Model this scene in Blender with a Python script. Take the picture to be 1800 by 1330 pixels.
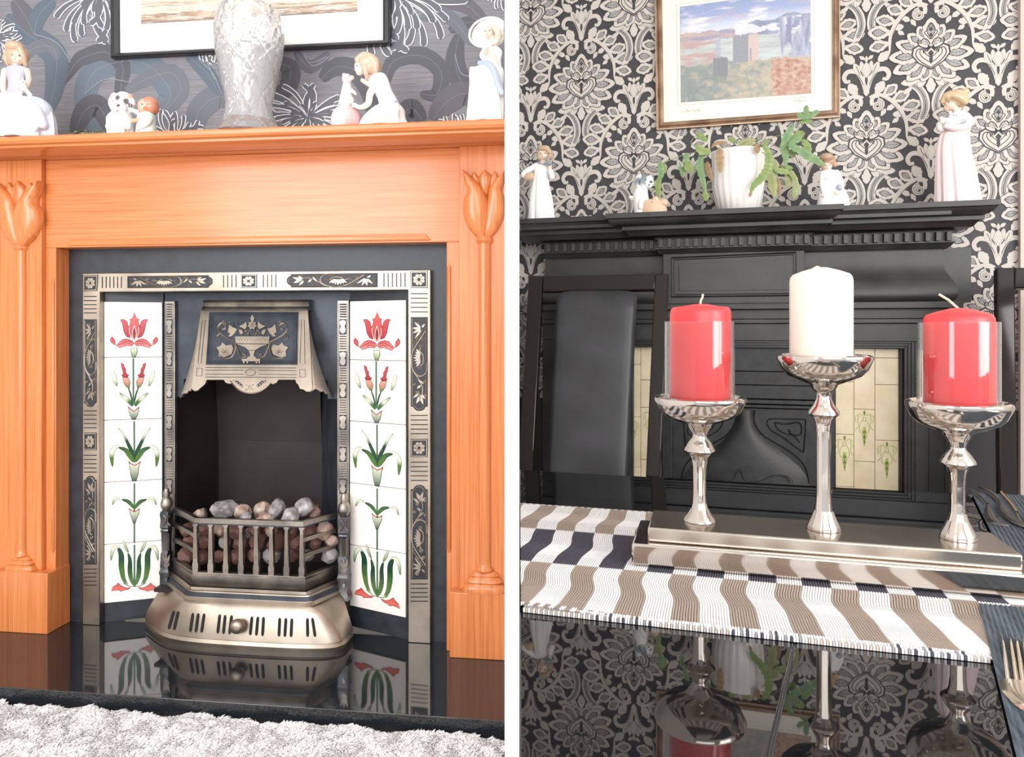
import bpy, bmesh, math, random
from mathutils import Vector, Matrix, noise
from mathutils.geometry import tessellate_polygon
PI = math.pi
for o in list(bpy.data.objects): bpy.data.objects.remove(o, do_unlink=True)
scene = bpy.context.scene
COL = scene.collection
# ------------------------------------------------------------------ camera, world, lights, exposure
FPX, CXP, HYP = 1250.0, 900.0, 575.0          # focal length in pixels of the 1800x1330 frame, principal column, horizon row
cam = bpy.data.cameras.new('camera'); camo = bpy.data.objects.new('camera', cam); COL.objects.link(camo)
camo.location = (0, 0, 0); camo.rotation_euler = (PI/2, 0, 0)
cam.sensor_fit = 'HORIZONTAL'; cam.sensor_width = 36; cam.lens = 36*FPX/1800
cam.shift_y = -(665-HYP)/1800; cam.clip_start = .02
scene.camera = camo
scene.view_settings.view_transform = 'Standard'; scene.view_settings.look = 'None'
scene.view_settings.gamma = 1; scene.view_settings.use_curve_mapping = False
scene.view_settings.exposure = 0.0
w = bpy.data.worlds.new('world'); scene.world = w; w.use_nodes = True
w.node_tree.nodes['Background'].inputs[0].default_value = (.95, .97, 1, 1)
w.node_tree.nodes['Background'].inputs[1].default_value = 1.0
def area(name, loc, target, sx, sy, power, col=(1, 1, 1)):
    l = bpy.data.lights.new(name, 'AREA'); l.shape = 'RECTANGLE'; l.size = sx; l.size_y = sy; l.energy = power; l.color = col
    o = bpy.data.objects.new(name, l); COL.objects.link(o); o.location = loc
    o.rotation_euler = (Vector(target)-Vector(loc)).to_track_quat('-Z', 'Y').to_euler(); return o
area('window_light', (-2.0, -.9, .55), (-.5, 1.9, -.1), 1.5, 1.6, 57, (.97, .98, 1))
area('window_light', (2.3, -1.0, .6), (.9, 2.2, .2), 1.5, 1.6, 75, (1, .99, .97))
area('window_light', (.1, -2.3, .8), (0, 1.5, -.2), 2.4, 1.4, 60, (1, .99, .98))
area('ceiling_light', (-.75, .55, 1.40), (-.6, .9, -1), .9, .9, 5, (1, .97, .93))

# ------------------------------------------------------------------ the two alcoves' own coordinates
class Room:
    def __init__(s, px, Y, tan):
        s.th = math.atan(tan); s.o = ((px-CXP)/FPX*Y, Y)
        s.M = Matrix.Translation((s.o[0], s.o[1], 0)) @ Matrix.Rotation(-s.th, 4, 'Z')
        s.Mi = s.M.inverted(); s.cam = s.Mi @ Vector((0, 0, 0))
    def ray(s, px, py): return (s.Mi.to_3x3() @ Vector(((px-CXP)/FPX, 1, (HYP-py)/FPX)))
    def at(s, px, py, yl):
        d = s.ray(px, py); return s.cam + d*((yl-s.cam.y)/d.y)
    def onz(s, px, py, z):
        d = s.ray(px, py); return s.cam + d*((z-s.cam.z)/d.z)
LR = Room(450, 1.95, FPX/10246.0)
RR = Room(1320, 2.35, .2747)
class Surf:            # a plane of a room addressed by picture pixels (h = height above it, towards the viewer)
    def __init__(s, room, o, n): s.r = room; s.o = Vector(o); s.n = Vector(n).normalized()
    def p(s, px, py, h=0):
        d = s.r.ray(px, py); t = (s.o-s.r.cam).dot(s.n)/d.dot(s.n); return s.r.cam + d*t + s.n*h
def face(room, yl): return Surf(room, (0, yl, 0), (0, -1, 0))
class MSurf:           # a plane addressed in metres (x, z)
    def __init__(s, o=(0, 0, 0), k=1): s.o = Vector(o); s.k = k
    def p(s, x, z, h=0): return s.o + Vector((x*s.k, -h, z*s.k))

# ------------------------------------------------------------------ mesh collector
class MB:
    def __init__(s): s.v = []; s.f = []; s.c = []; s.cur = (1, 1, 1)
    def V(s, p, c=None): s.v.append(tuple(p)); s.c.append(c or s.cur); return len(s.v)-1
    def F(s, *i): s.f.append(tuple(i))
    def box(s, x0, x1, y0, y1, z0, z1):
        i = [s.V((x, y, z)) for z in (z0, z1) for y in (y0, y1) for x in (x0, x1)]
        for q in ((0, 2, 3, 1), (4, 5, 7, 6), (0, 1, 5, 4), (2, 6, 7, 3), (0, 4, 6, 2), (1, 3, 7, 5)): s.F(*[i[k] for k in q])
        return s
    def hexa(s, P):      # 8 points: front quad (bl,br,tr,tl) then back quad
        i = [s.V(p) for p in P]
        for q in ((0, 1, 2, 3), (7, 6, 5, 4), (0, 4, 5, 1), (1, 5, 6, 2), (2, 6, 7, 3), (3, 7, 4, 0)): s.F(*[i[k] for k in q])
        return s
    def loft(s, rings, closed=True, cap0=True, cap1=True, cols=None):
        R = []
        for k, r in enumerate(rings):
            if cols: s.cur = cols[k]
            R.append([s.V(p) for p in r])
        n = len(R[0])
        for a, b in zip(R, R[1:]):
            for j in range(n if closed else n-1): s.F(a[j], a[(j+1) % n], b[(j+1) % n], b[j])
        if cap0: s.F(*R[0][::-1])
        if cap1: s.F(*R[-1])
        return s
    def lathe(s, prof, c=(0, 0, 0), seg=32, cap0=True, cap1=True, rip=None, cols=None):
        rings = []
        for r, z in prof:
            ring = []
            for j in range(seg):
                a = 2*PI*j/seg; q = r*(rip(a, z) if rip else 1)
                ring.append((c[0]+q*math.cos(a), c[1]+q*math.sin(a), c[2]+z))
            rings.append(ring)
        return s.loft(rings, True, cap0, cap1, cols)
    def tube(s, pts, rad, seg=10, flat=1.0, cap=True, cols=None):
        pts = [Vector(p) for p in pts]; n = len(pts)
        if not hasattr(rad, '__len__'): rad = [rad]*n
        rings = []; up = None
        for k in range(n):
            t = (pts[min(k+1, n-1)]-pts[max(k-1, 0)]).normalized()
            if up is None: up = Vector((0, 0, 1)) if abs(t.z) < .9 else Vector((0, 1, 0))
            a = t.cross(up)
            if a.length < 1e-4: a = t.cross(Vector((1, 0, 0)))
            a.normalize(); b = a.cross(t).normalized(); up = b
            rings.append([pts[k]+(a*math.cos(2*PI*j/seg)+b*math.sin(2*PI*j/seg)*flat)*rad[k] for j in range(seg)])
        return s.loft(rings, True, cap, cap, cols)
    def ball(s, c, r, seg=16, rings=10, rot=None):
        if not hasattr(r, '__len__'): r = (r, r, r)
        c = Vector(c); L = []
        for i in range(1, rings):
            a = PI*i/rings
            L.append([c+(rot @ Vector((r[0]*math.sin(a)*math.cos(2*PI*j/seg), r[1]*math.sin(a)*math.sin(2*PI*j/seg), -r[2]*math.cos(a))) if rot else Vector((r[0]*math.sin(a)*math.cos(2*PI*j/seg), r[1]*math.sin(a)*math.sin(2*PI*j/seg), -r[2]*math.cos(a)))) for j in range(seg)])
        return s.loft(L)
    def fill(s, S, pts, h=0., th=0., c=None, col_fn=None):     # flat polygon (2-D pts on a Surf), front at h, sides th deep
        pts = clean(pts)
        if len(pts) < 3: return s
        tri = tessellate_polygon([[Vector((a, b, 0)) for a, b in pts]])
        idx = [s.V(S.p(a, b, h), (col_fn(a, b) if col_fn else c)) for a, b in pts]
        nrm = -(S.n if hasattr(S, 'n') else Vector((0, -1, 0)))
        for t in tri:
            i, j, k = [idx[q] for q in t]
            A, B, C = Vector(s.v[i]), Vector(s.v[j]), Vector(s.v[k])
            if (B-A).cross(C-A).dot(nrm) > 0: i, k = k, i
            s.F(i, j, k)
        if th:
            lo = [s.V(S.p(a, b, h-th), (col_fn(a, b) if col_fn else c)) for a, b in pts]
            n = len(pts)
            for q in range(n): s.F(idx[q], idx[(q+1) % n], lo[(q+1) % n], lo[q])
        return s
    def stroke(s, S, pts, w, h=0., th=0., c=None, round_=False, closed=False, cols=None):   # ribbon / raised ridge along 2-D pts
        n = len(pts)
        if not hasattr(w, '__len__'): w = [w]*n
        rows = []
        for k in range(n):
            if closed: a, b = pts[(k-1) % n], pts[(k+1) % n]
            else: a, b = pts[max(k-1, 0)], pts[min(k+1, n-1)]
            tx, ty = b[0]-a[0], b[1]-a[1]; l = math.hypot(tx, ty) or 1; nx, ny = -ty/l, tx/l; q = w[k]/2; p = pts[k]
            cc = cols[k] if cols else c
            if round_: prof = ((-1, h-th), (-.6, h-th*.3), (0, h), (.6, h-th*.3), (1, h-th))
            elif th: prof = ((-1, h-th), (-1, h), (1, h), (1, h-th))
            else: prof = ((-1, h), (1, h))
            rows.append([s.V(S.p(p[0]+nx*q*u, p[1]+ny*q*u, hh), cc) for u, hh in prof])
        m = len(rows[0])
        for k in range(n if closed else n-1):
            a, b = rows[k], rows[(k+1) % n]
            for j in range(m-1): s.F(a[j], a[j+1], b[j+1], b[j])
        return s
    def mesh(s, name, off=Vector((0, 0, 0)), angle=35):
        m = bpy.data.meshes.new(name)
        m.from_pydata([(p[0]-off[0], p[1]-off[1], p[2]-off[2]) for p in s.v], [], s.f); m.validate(clean_customdata=False)
        if any(c != (1, 1, 1) for c in s.c) and len(m.vertices) == len(s.c):
            at = m.color_attributes.new('Col', 'FLOAT_COLOR', 'POINT')
            flat = []
            for c in s.c: flat += [c[0], c[1], c[2], 1]
            at.data.foreach_set('color', flat)
        bm = bmesh.new(); bm.from_mesh(m); bmesh.ops.recalc_face_normals(bm, faces=bm.faces) if s_recalc[0] else None; bm.to_mesh(m); bm.free()
        if angle:
            m.shade_smooth(); m.set_sharp_from_angle(angle=math.radians(angle))
        return m
s_recalc = [True]
def clean(pts):
    out = []
    for p in pts:
        if not out or math.hypot(p[0]-out[-1][0], p[1]-out[-1][1]) > 1e-6: out.append(p)
    if len(out) > 1 and math.hypot(out[0][0]-out[-1][0], out[0][1]-out[-1][1]) < 1e-6: out.pop()
    return out
def curve(P, n=8, closed=False):                 # Catmull-Rom through the points
    out = []; m = len(P)
    for k in range(m if closed else m-1):
        g = (lambda i: P[i % m]) if closed else (lambda i: P[max(0, min(m-1, i))])
        p0, p1, p2, p3 = g(k-1), g(k), g(k+1), g(k+2)
        for j in range(n):
            t = j/n
            out.append(tuple(.5*((2*b)+(-a+c)*t+(2*a-5*b+4*c-d)*t*t+(-a+3*b-3*c+d)*t**3) for a, b, c, d in zip(p0, p1, p2, p3)))
    if not closed: out.append(tuple(P[-1]))
    return out
def lerp(a, b, t): return a+(b-a)*t
def mix(a, b, t): return tuple(lerp(x, y, t) for x, y in zip(a, b))
def ramp(stops, t):
    for (a, ca), (b, cb) in zip(stops, stops[1:]):
        if t <= b: return mix(ca, cb, max(0, min(1, (t-a)/((b-a) or 1))))
    return stops[-1][1]
def srgb(r, g, b): return tuple((x/255/12.92 if x <= 10 else ((x/255+.055)/1.055)**2.4) for x in (r, g, b))
def sweep(mb, path, prof, closed=False, cap=True):   # prof (out, z) along a plan path; mitred
    n = len(path); rings = []
    for k in range(n):
        p = Vector(path[k][:2])
        d0 = (p-Vector(path[k-1][:2])) if (k > 0 or closed) else None
        d1 = (Vector(path[(k+1) % n][:2])-p) if (k < n-1 or closed) else None
        d0 = d0 or d1; d1 = d1 or d0
        d0, d1 = d0.normalized(), d1.normalized()
        n0, n1 = Vector((d0.y, -d0.x)), Vector((d1.y, -d1.x))
        m = (n0+n1); m = m/max(.25, m.dot(n0)) if m.length > 1e-6 else n0
        rings.append([(p.x+m.x*o, p.y+m.y*o, z) for o, z in prof])
    if closed: rings.append(rings[0])
    mb.loft(rings, False, False, False)
    if cap and not closed:
        b = len(mb.v)-len(prof)*n
        mb.F(*[b+i for i in range(len(prof))][::-1]); mb.F(*[len(mb.v)-len(prof)+i for i in range(len(prof))])
    return mb

# ------------------------------------------------------------------ object helpers
BASE = {}; ROOM = {}
def tag(o, label=None, cat=None, group=None, kind=None):
    for k, v in (('label', label), ('category', cat), ('group', group), ('kind', kind)):
        if v: o[k] = v
    return o
def thing(room, name, base, label, cat, group=None, kind=None):
    o = bpy.data.objects.new(name, None); COL.objects.link(o); o.empty_display_size = .02
    o.matrix_world = room.M @ Matrix.Translation(Vector(base)); BASE[o.name] = Vector(base); ROOM[o.name] = room
    return tag(o, label, cat, group, kind)
def add(o, mat):
    for m in (mat if isinstance(mat, (list, tuple)) else [mat]): o.data.materials.append(m)
def part(name, mb, mat, parent, bevel=0, angle=35, label=None, kind=None, sub=0, solid=0):
    b = BASE[parent.name]; o = bpy.data.objects.new(name, mb.mesh(name, b, angle) if isinstance(mb, MB) else mb)
    if not isinstance(mb, MB) or not o.data.materials: add(o, mat)
    COL.objects.link(o); o.parent = parent; BASE[o.name] = b; ROOM[o.name] = ROOM[parent.name]
    mods(o, bevel, sub, solid); return tag(o, label, kind=kind)
def solo(room, name, mb, mat, base, label, cat, group=None, kind=None, bevel=0, angle=35, sub=0, solid=0):
    b = Vector(base); o = bpy.data.objects.new(name, mb.mesh(name, b, angle)); add(o, mat); COL.objects.link(o)
    o.matrix_world = room.M @ Matrix.Translation(b); BASE[o.name] = b; ROOM[o.name] = room
    mods(o, bevel, sub, solid); return tag(o, label, cat, group, kind)
def mods(o, bevel, sub, solid):
    if solid: m = o.modifiers.new('solid', 'SOLIDIFY'); m.thickness = solid; m.offset = -1
    if bevel:
        m = o.modifiers.new('bevel', 'BEVEL'); m.width = bevel; m.segments = 2; m.limit_method = 'ANGLE'; m.angle_limit = math.radians(40)
    if sub: m = o.modifiers.new('sub', 'SUBSURF'); m.levels = m.render_levels = sub
def copypart(src, parent, name=None):
    c = src.copy(); COL.objects.link(c); c.parent = parent; BASE[c.name] = BASE[parent.name]; ROOM[c.name] = ROOM[parent.name]; return c
def remesh(mb, voxel, smooth=3, name='body'):
    me = mb.mesh(name, Vector((0, 0, 0)), 0); o = bpy.data.objects.new('tmp', me); COL.objects.link(o)
    r = o.modifiers.new('r', 'REMESH'); r.mode = 'VOXEL'; r.voxel_size = voxel
    if smooth: q = o.modifiers.new('s', 'SMOOTH'); q.iterations = smooth; q.factor = .5
    dg = bpy.context.evaluated_depsgraph_get(); ev = o.evaluated_get(dg); out = bpy.data.meshes.new_from_object(ev)
    bpy.data.objects.remove(o, do_unlink=True); out.name = name
    return out
def rempart(name, mb, voxel, smooth, mat, parent, colfn=None, label=None):
    me = remesh(mb, voxel, smooth, name); b = BASE[parent.name]
    if colfn:
        at = me.color_attributes.new('Col', 'FLOAT_COLOR', 'POINT')
        flat = []
        for v in me.vertices: flat += list(colfn(v.co))+[1]
        at.data.foreach_set('color', flat)
    me.transform(Matrix.Translation(-b)); me.shade_smooth()
    o = bpy.data.objects.new(name, me); add(o, mat); COL.objects.link(o); o.parent = parent; BASE[o.name] = b; ROOM[o.name] = ROOM[parent.name]
    return tag(o, label)

# ------------------------------------------------------------------ materials
def M(name, col=(.8, .8, .8), rough=.5, metal=0, **k):
    m = bpy.data.materials.new(name); m.use_nodes = True; nt = m.node_tree; b = nt.nodes['Principled BSDF']
    b.inputs['Base Color'].default_value = (*col, 1); b.inputs['Roughness'].default_value = rough; b.inputs['Metallic'].default_value = metal
    for q, v in k.items():
        q = {'ior': 'IOR', 'coat': 'Coat Weight', 'coatr': 'Coat Roughness', 'trans': 'Transmission Weight', 'sss': 'Subsurface Weight', 'sheen': 'Sheen Weight', 'spec': 'Specular IOR Level', 'alpha': 'Alpha'}.get(q, q)
        b.inputs[q].default_value = v
    m.diffuse_color = (*col, 1)
    return m
def N(m, t, **k):
    n = m.node_tree.nodes.new(t)
    for a, v in k.items():
        if a in n.inputs.keys() and not hasattr(n, a): n.inputs[a].default_value = v
        else: setattr(n, a, v)
    return n
def lk(m, a, b): m.node_tree.links.new(a, b)
def P(m): return m.node_tree.nodes['Principled BSDF']
def coords(m, scale=(1, 1, 1)):
    t = N(m, 'ShaderNodeTexCoord'); mp = N(m, 'ShaderNodeMapping'); mp.inputs['Scale'].default_value = scale
    lk(m, t.outputs['Object'], mp.inputs['Vector']); return mp.outputs['Vector']
def noisy(m, c1, c2, scale, stretch=(1, 1, 1), detail=4, p0=.35, p1=.65, rough=None, bump=0, bscale=None, bdist=.001):
    v = coords(m, stretch); n = N(m, 'ShaderNodeTexNoise'); n.inputs['Scale'].default_value = scale; n.inputs['Detail'].default_value = detail
    lk(m, v, n.inputs['Vector']); r = N(m, 'ShaderNodeValToRGB'); r.color_ramp.elements[0].position = p0; r.color_ramp.elements[1].position = p1
    r.color_ramp.elements[0].color = (*c1, 1); r.color_ramp.elements[1].color = (*c2, 1)
    lk(m, n.outputs['Fac'], r.inputs['Fac']); lk(m, r.outputs['Color'], P(m).inputs['Base Color'])
    if rough:
        q = N(m, 'ShaderNodeMapRange'); q.inputs['To Min'].default_value = rough[0]; q.inputs['To Max'].default_value = rough[1]
        lk(m, n.outputs['Fac'], q.inputs['Value']); lk(m, q.outputs['Result'], P(m).inputs['Roughness'])
    if bump:
        n2 = N(m, 'ShaderNodeTexNoise'); n2.inputs['Scale'].default_value = bscale or scale; n2.inputs['Detail'].default_value = 3; lk(m, v, n2.inputs['Vector'])
        b = N(m, 'ShaderNodeBump'); b.inputs['Strength'].default_value = bump; b.inputs['Distance'].default_value = bdist
        lk(m, n2.outputs['Fac'], b.inputs['Height']); lk(m, b.outputs['Normal'], P(m).inputs['Normal'])
    return m
def attr(m):
    a = N(m, 'ShaderNodeAttribute'); a.attribute_name = 'Col'; lk(m, a.outputs['Color'], P(m).inputs['Base Color']); return m
def wood(name, stretch):
    m = M(name, (.8, .3, .08), .28, coat=.3, coatr=.12)
    v = coords(m, stretch); n = N(m, 'ShaderNodeTexNoise'); n.inputs['Scale'].default_value = 3; n.inputs['Detail'].default_value = 6; n.inputs['Distortion'].default_value = .4
    lk(m, v, n.inputs['Vector']); r = N(m, 'ShaderNodeValToRGB'); e = r.color_ramp.elements
    e[0].position = .3; e[0].color = (*srgb(192, 106, 50), 1); e[1].position = .66; e[1].color = (*srgb(218, 136, 80), 1)
    x = e.new(.45); x.color = (*srgb(206, 122, 66), 1)
    lk(m, n.outputs['Fac'], r.inputs['Fac']); lk(m, r.outputs['Color'], P(m).inputs['Base Color']); return m
WOODH = wood('orange_pine_horizontal', (1.2, 30, 60))
WOODV = wood('orange_pine_vertical', (60, 30, 1.2))
BLACKPANEL = noisy(M('charcoal_slate_panel', rough=.42), srgb(38, 42, 48), srgb(50, 55, 62), 30, rough=(.35, .5))
IRON = noisy(M('blackened_iron', rough=.4, metal=.35), srgb(44, 50, 58), srgb(62, 70, 80), 18, rough=(.32, .5))
BRASS = noisy(M('polished_cast_iron', metal=1, rough=.3), srgb(150, 140, 128), srgb(182, 170, 156), 9, rough=(.32, .44), bump=.08, bscale=160, bdist=.0006)
PEWTER = noisy(M('dull_cast_iron', metal=1, rough=.38), srgb(128, 124, 120), srgb(176, 168, 158), 14, rough=(.3, .45), bump=.1, bscale=160, bdist=.0008)
TILE = M('white_glazed_tile', srgb(246, 238, 232), .12, coat=.5, coatr=.05)
PRINT = attr(M('glazed_print', rough=.15))
PAPERPRINT = attr(M('paper_print', rough=.6))
GRANITE = noisy(M('black_granite', rough=.05, ior=1.75), srgb(30, 33, 36), srgb(56, 60, 64), 420, p0=.5, p1=.75)
SOOT = noisy(M('sooty_firebrick', rough=.6), srgb(20, 15, 14), srgb(42, 34, 31), 6, detail=6, bump=.4, bscale=40)
PORC = attr(M('glazed_porcelain', rough=.22, coat=.35, coatr=.05, sss=.0))
WHITEPLASTER = M('white_plaster', srgb(250, 250, 250), .9)
PARTW = M('bright_white_paint', (.95, .95, .95), .9)
# ================================================================== SETTING
def setting(room, name, mb, mat, bevel=0, angle=35, base=(0, 0, 0)):
    o = solo(room, name, mb, mat, base, None, None, kind='structure', bevel=bevel, angle=angle); return o
class World: M = Matrix.Identity(4)
ZF_L, ZF_R, ZC = -.884, -1.04, 1.5
def wx(px, Y): return (px-CXP)/FPX*Y
# tapering partition between the two alcoves, seen end-on
mb = MB(); a, b = .44, 2.75
pl = [(wx(887.2, a), a), (wx(912.8, a), a), (wx(912.8, b), b), (wx(887.2, b), b)]
mb.loft([[(x, y, -1.06) for x, y in pl], [(x, y, 1.52) for x, y in pl]])
setting(World, 'wall_partition', mb, PARTW, angle=0)
WALLGREY = M('pewter_wallpaper', srgb(118, 119, 124), .55)
noisy(WALLGREY, srgb(108, 108, 113), srgb(138, 138, 144), 5, (3, 3, 170), detail=5, bump=.15, bscale=8)
YW = .032
mb = MB(); xr = LR.at(888, 300, YW).x
hx0, hx1, hz = LR.at(175, 700, -.005).x-.014, LR.at(717, 700, -.005).x+.014, LR.at(450, 511, -.005).z+.024
def framed(mb, x0, x1, y0, y1, z0, z1):      # slab with the opening for the insert left out
    mb.box(x0, hx0, y0, y1, z0, z1); mb.box(hx1, x1, y0, y1, z0, z1); mb.box(hx0, hx1, y0, y1, hz, z1)
framed(mb, -1.6, xr, YW, YW+.09, ZF_L-.02, ZC); wall_left = setting(LR, 'wall_left', mb, WALLGREY, angle=0)
DAMGROUND = M('charcoal_wallpaper', srgb(62, 60, 64), .6)
mb = MB(); xl = RR.at(911.5, 300, 0).x
mb.box(xl, 1.5, 0, .09, ZF_R-.02, ZC); wall_right = setting(RR, 'wall_right', mb, DAMGROUND, angle=0)
mb = MB(); mb.box(-2.6, .0, -2.6, 2.9, ZF_L-.2, ZF_L); setting(World, 'floor', mb, M('beige_carpet', srgb(170, 160, 150), .95), angle=0)
mb = MB(); mb.box(.0, 3.0, .45, 3.0, ZF_R-.1, ZF_R); mb.box(.0, 3.0, -2.6, .45, ZF_R-.1, ZF_R)
setting(World, 'floor', mb, M('dark_oak_floor', srgb(88, 66, 50), .5), angle=0)
mb = MB(); mb.box(-2.7, 3.1, -2.7, 3.1, ZC, ZC+.1); setting(World, 'ceiling', mb, M('white_ceiling', (.85, .85, .84), .9), angle=0)
mb = MB(); mb.box(-2.75, -2.6, -2.6, 2.6, -1.1, ZC); setting(World, 'wall_outer_left', mb, M('cream_wall', (.75, .73, .7), .9), angle=0)
mb = MB(); mb.box(3.0, 3.15, -2.6, 3.1, -1.1, ZC); setting(World, 'wall_outer_right', mb, M('cream_wall_paint', (.7, .68, .65), .9), angle=0)

# ---- wallpaper print of the left alcove: swirling leaves and chrysanthemums
SWL = face(LR, YW)
G1, G2, G3, BL, BL2, LINE = srgb(96, 96, 103), srgb(84, 85, 92), srgb(104, 108, 118), srgb(100, 112, 125), srgb(90, 102, 115), srgb(146, 152, 160)
def swirl(mb, pts, w, c, h, n=10, line=None):
    p = curve(pts, n); m = len(p)
    ww = [max(.5, w*math.sin(PI*min(1, (.06+.94*k/(m-1))))**.6) if k < m*.55 else max(.5, w*math.sin(PI*min(1, (.06+.94*k/(m-1))))**.45) for k in range(m)]
    mb.stroke(SWL, p, ww, h, c=c)
    if line: mb.stroke(SWL, p, 1.4, h+.0002, c=line)
mb = MB()
sw = [([(225, 240), (262, 215), (300, 165), (250, 110), (175, 120), (150, 165), (160, 215), (185, 245)], 46, BL),
      ([(110, 145), (135, 110), (150, 100), (185, 92), (215, 115), (212, 160), (205, 240)], 30, G2),
      ([(222, 160), (255, 140), (300, 128), (318, 155), (300, 185), (270, 200)], 32, G3),
      ([(10, 30), (50, 60), (95, 95), (98, 140), (85, 200)], 44, BL2),
      ([(30, 110), (60, 85), (90, 82), (102, 105)], 24, G3),
      ([(25, 0), (45, 30), (60, 60)], 34, G1), ([(95, 0), (70, 25), (60, 60)], 30, BL2),
      ([(130, 235), (150, 195), (175, 188), (195, 235)], 40, G2), ([(340, 240), (350, 195), (385, 170), (420, 190)], 44, G3),
      ([(330, 98), (365, 130), (385, 165)], 26, BL2), ([(480, 110), (510, 120), (505, 155), (480, 165)], 34, G2),
      ([(565, 140), (590, 118), (625, 125), (650, 165), (655, 215)], 36, G2), ([(790, 55), (820, 40), (870, 42)], 22, G2),
      ([(672, 165), (690, 110), (740, 98), (775, 125), (768, 165), (738, 165)], 32, G2),
      ([(808, 60), (800, 110), (820, 160), (850, 180)], 36, G2), ([(760, 212), (785, 180), (820, 165), (850, 200)], 44, G1),
      ([(520, 90), (545, 118), (580, 92)], 22, G1), ([(690, 240), (720, 190), (745, 215)], 34, G2),
      ([(700, 10), (760, 0), (820, 10), (860, 50)], 30, G1), ([(740, 30), (790, 30), (830, 80)], 24, G3)]
for k, (p, w_, c) in enumerate(sw): swirl(mb, p, w_*1.0, c, .0004+.00004*k, line=mix(c, LINE, .3))
for pts in ([(150, 165), (185, 140), (230, 145)], [(205, 20), (230, 60), (215, 110)], [(350, 105), (375, 130), (390, 165)], [(360, 100), (378, 140)], [(535, 90), (545, 110), (575, 100)], [(530, 90), (552, 116), (585, 95)],
            [(800, 95), (812, 130), (845, 135)], [(60, 60), (100, 75), (125, 110)], [(205, 0), (208, 40)]):
    mb.stroke(SWL, curve(pts, 8), 1.3, .0016, c=LINE)
part('leaf_print', mb, PAPERPRINT, wall_left, angle=0, kind='stuff')
def chrysanth(cx, cy, R, seed, squash=.85, a0=0, a1=2*PI, n=26):
    rnd = random.Random(seed); mb = MB(); dark, white = srgb(98, 100, 107), srgb(236, 238, 242); h = .0018
    for ring, (r0, r1, m) in enumerate(((.25, 1.0, n), (.12, .72, int(n*.75)), (.05, .42, int(n*.5)), (0, .2, 6))):
        for k in range(m):
            a = a0+(a1-a0)*(k+rnd.uniform(.1, .9))/m; rr = r1*rnd.uniform(.85, 1.08)*R; bend = rnd.choice((-1, 1))*rnd.uniform(.1, .34)
            if math.sin(a) > .3: bend = (1 if math.cos(a) > 0 else -1)*rnd.uniform(.15, .4)
            pts = []
            for t in (0, .3, .6, .85, 1.0):
                aa = a+bend*t*t; q = lerp(r0*R, rr, t); pts.append((cx+q*math.cos(aa), cy+q*squash*math.sin(aa)))
            p = curve(pts, 4); m_ = len(p); wmax = R*.085*(1.15 if ring < 2 else .95)
            ww = [wmax*(.25+.75*(i/(m_-1))**.8)*(1 if i < m_-2 else (.75 if i == m_-2 else .3)) for i in range(m_)]
            mb.stroke(SWL, p, [w_+3.2 for w_ in ww], h, c=white); mb.stroke(SWL, p, ww, h+.0002, c=dark); h += .00001
    mb.cur = dark
    o = part('chrysanthemum_print', mb, PAPERPRINT, wall_left, angle=0); bm = bmesh.new(); bm.from_mesh(o.data)
    bmesh.ops.bisect_plane(bm, geom=bm.verts[:]+bm.edges[:]+bm.faces[:], plane_co=(LR.at(886, 300, YW).x, 0, 0), plane_no=(1, 0, 0), clear_outer=True); bm.to_mesh(o.data); bm.free()
chrysanth(176, -12, 108, 1, n=26); chrysanth(692, -8, 122, 2, n=28); chrysanth(542, 206, 78, 3, squash=.8, n=24); chrysanth(305, 250, 66, 4); chrysanth(-8, 70, 46, 5)
chrysanth(372, 66, 52, 6); chrysanth(806, 240, 48, 7); chrysanth(892, -20, 44, 8)

# ================================================================== ORANGE PINE FIRE SURROUND
def L(px, py, yl): return LR.at(px, py, yl)
def zr(row, yl, px=450): return LR.at(px, row, yl).z
def xr_(px, yl): return LR.at(px, 400, yl).x
ZH = -.839
YJ, YPI, YPL, YSH, YP = -.040, -.054, -.076, -.19, .012
sur = thing(LR, 'fire_surround', (0, YJ, ZH), 'varnished orange pine fire surround with carved tulip pilasters', 'fireplace surround')
zt = zr(222, YSH)
XL, XR_ = -1.02, LR.at(888.5, 300, YSH).x
prof = [(YW, zt), (YSH+.012, zt), (YSH+.004, zt-.002), (YSH, zt-.007)]
prof += [(YSH, zr(233, YSH)), (YSH+.004, zr(237, YSH)), (YSH+.014, zr(239, YSH)), (YSH+.014, zr(243, YSH))]
zc = zr(262, YPI-.02)
for k in range(7):
    t = k/6; prof.append((lerp(YSH+.02, YPI-.012, math.sin(t*PI/2)), lerp(zr(244, YSH), zc, 1-math.cos(t*PI/2))))
prof += [(YPI-.012, zc-.004), (YW, zc-.004)]
mb = MB(); mb.loft([[(x, y, z) for y, z in prof] for x in (XL, XR_)]); part('mantel_shelf', mb, WOODH, sur, angle=30)
ZSB = zc-.004
mb = MB()
xa, xb = xr_(80, YJ), xr_(815, YJ); zb = zr(430, YJ)
mb.box(xa, xb, YJ, YP, zb, ZSB); part('frieze_board', mb, WOODH, sur, bevel=.0015)
mb = MB(); z0, z1 = zr(427, YJ), zr(415, YJ); x0, x1 = xr_(128, YJ), xr_(748, YJ); e = .012
prof = [(YJ+.002, z0-.001), (YJ-.004, z0+.001), (YJ-.006, (z0+z1)/2), (YJ-.004, z1-.002), (YJ+.002, z1)]
mb.loft([[(x0-e, y, z0+(z-z0)*.2) for y, z in prof], [(x0, y, z) for y, z in prof], [(x1, y, z) for y, z in prof], [(x1+e, y, z0+(z-z0)*.2) for y, z in prof]])
part('frieze_bead', mb, WOODH, sur)
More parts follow.
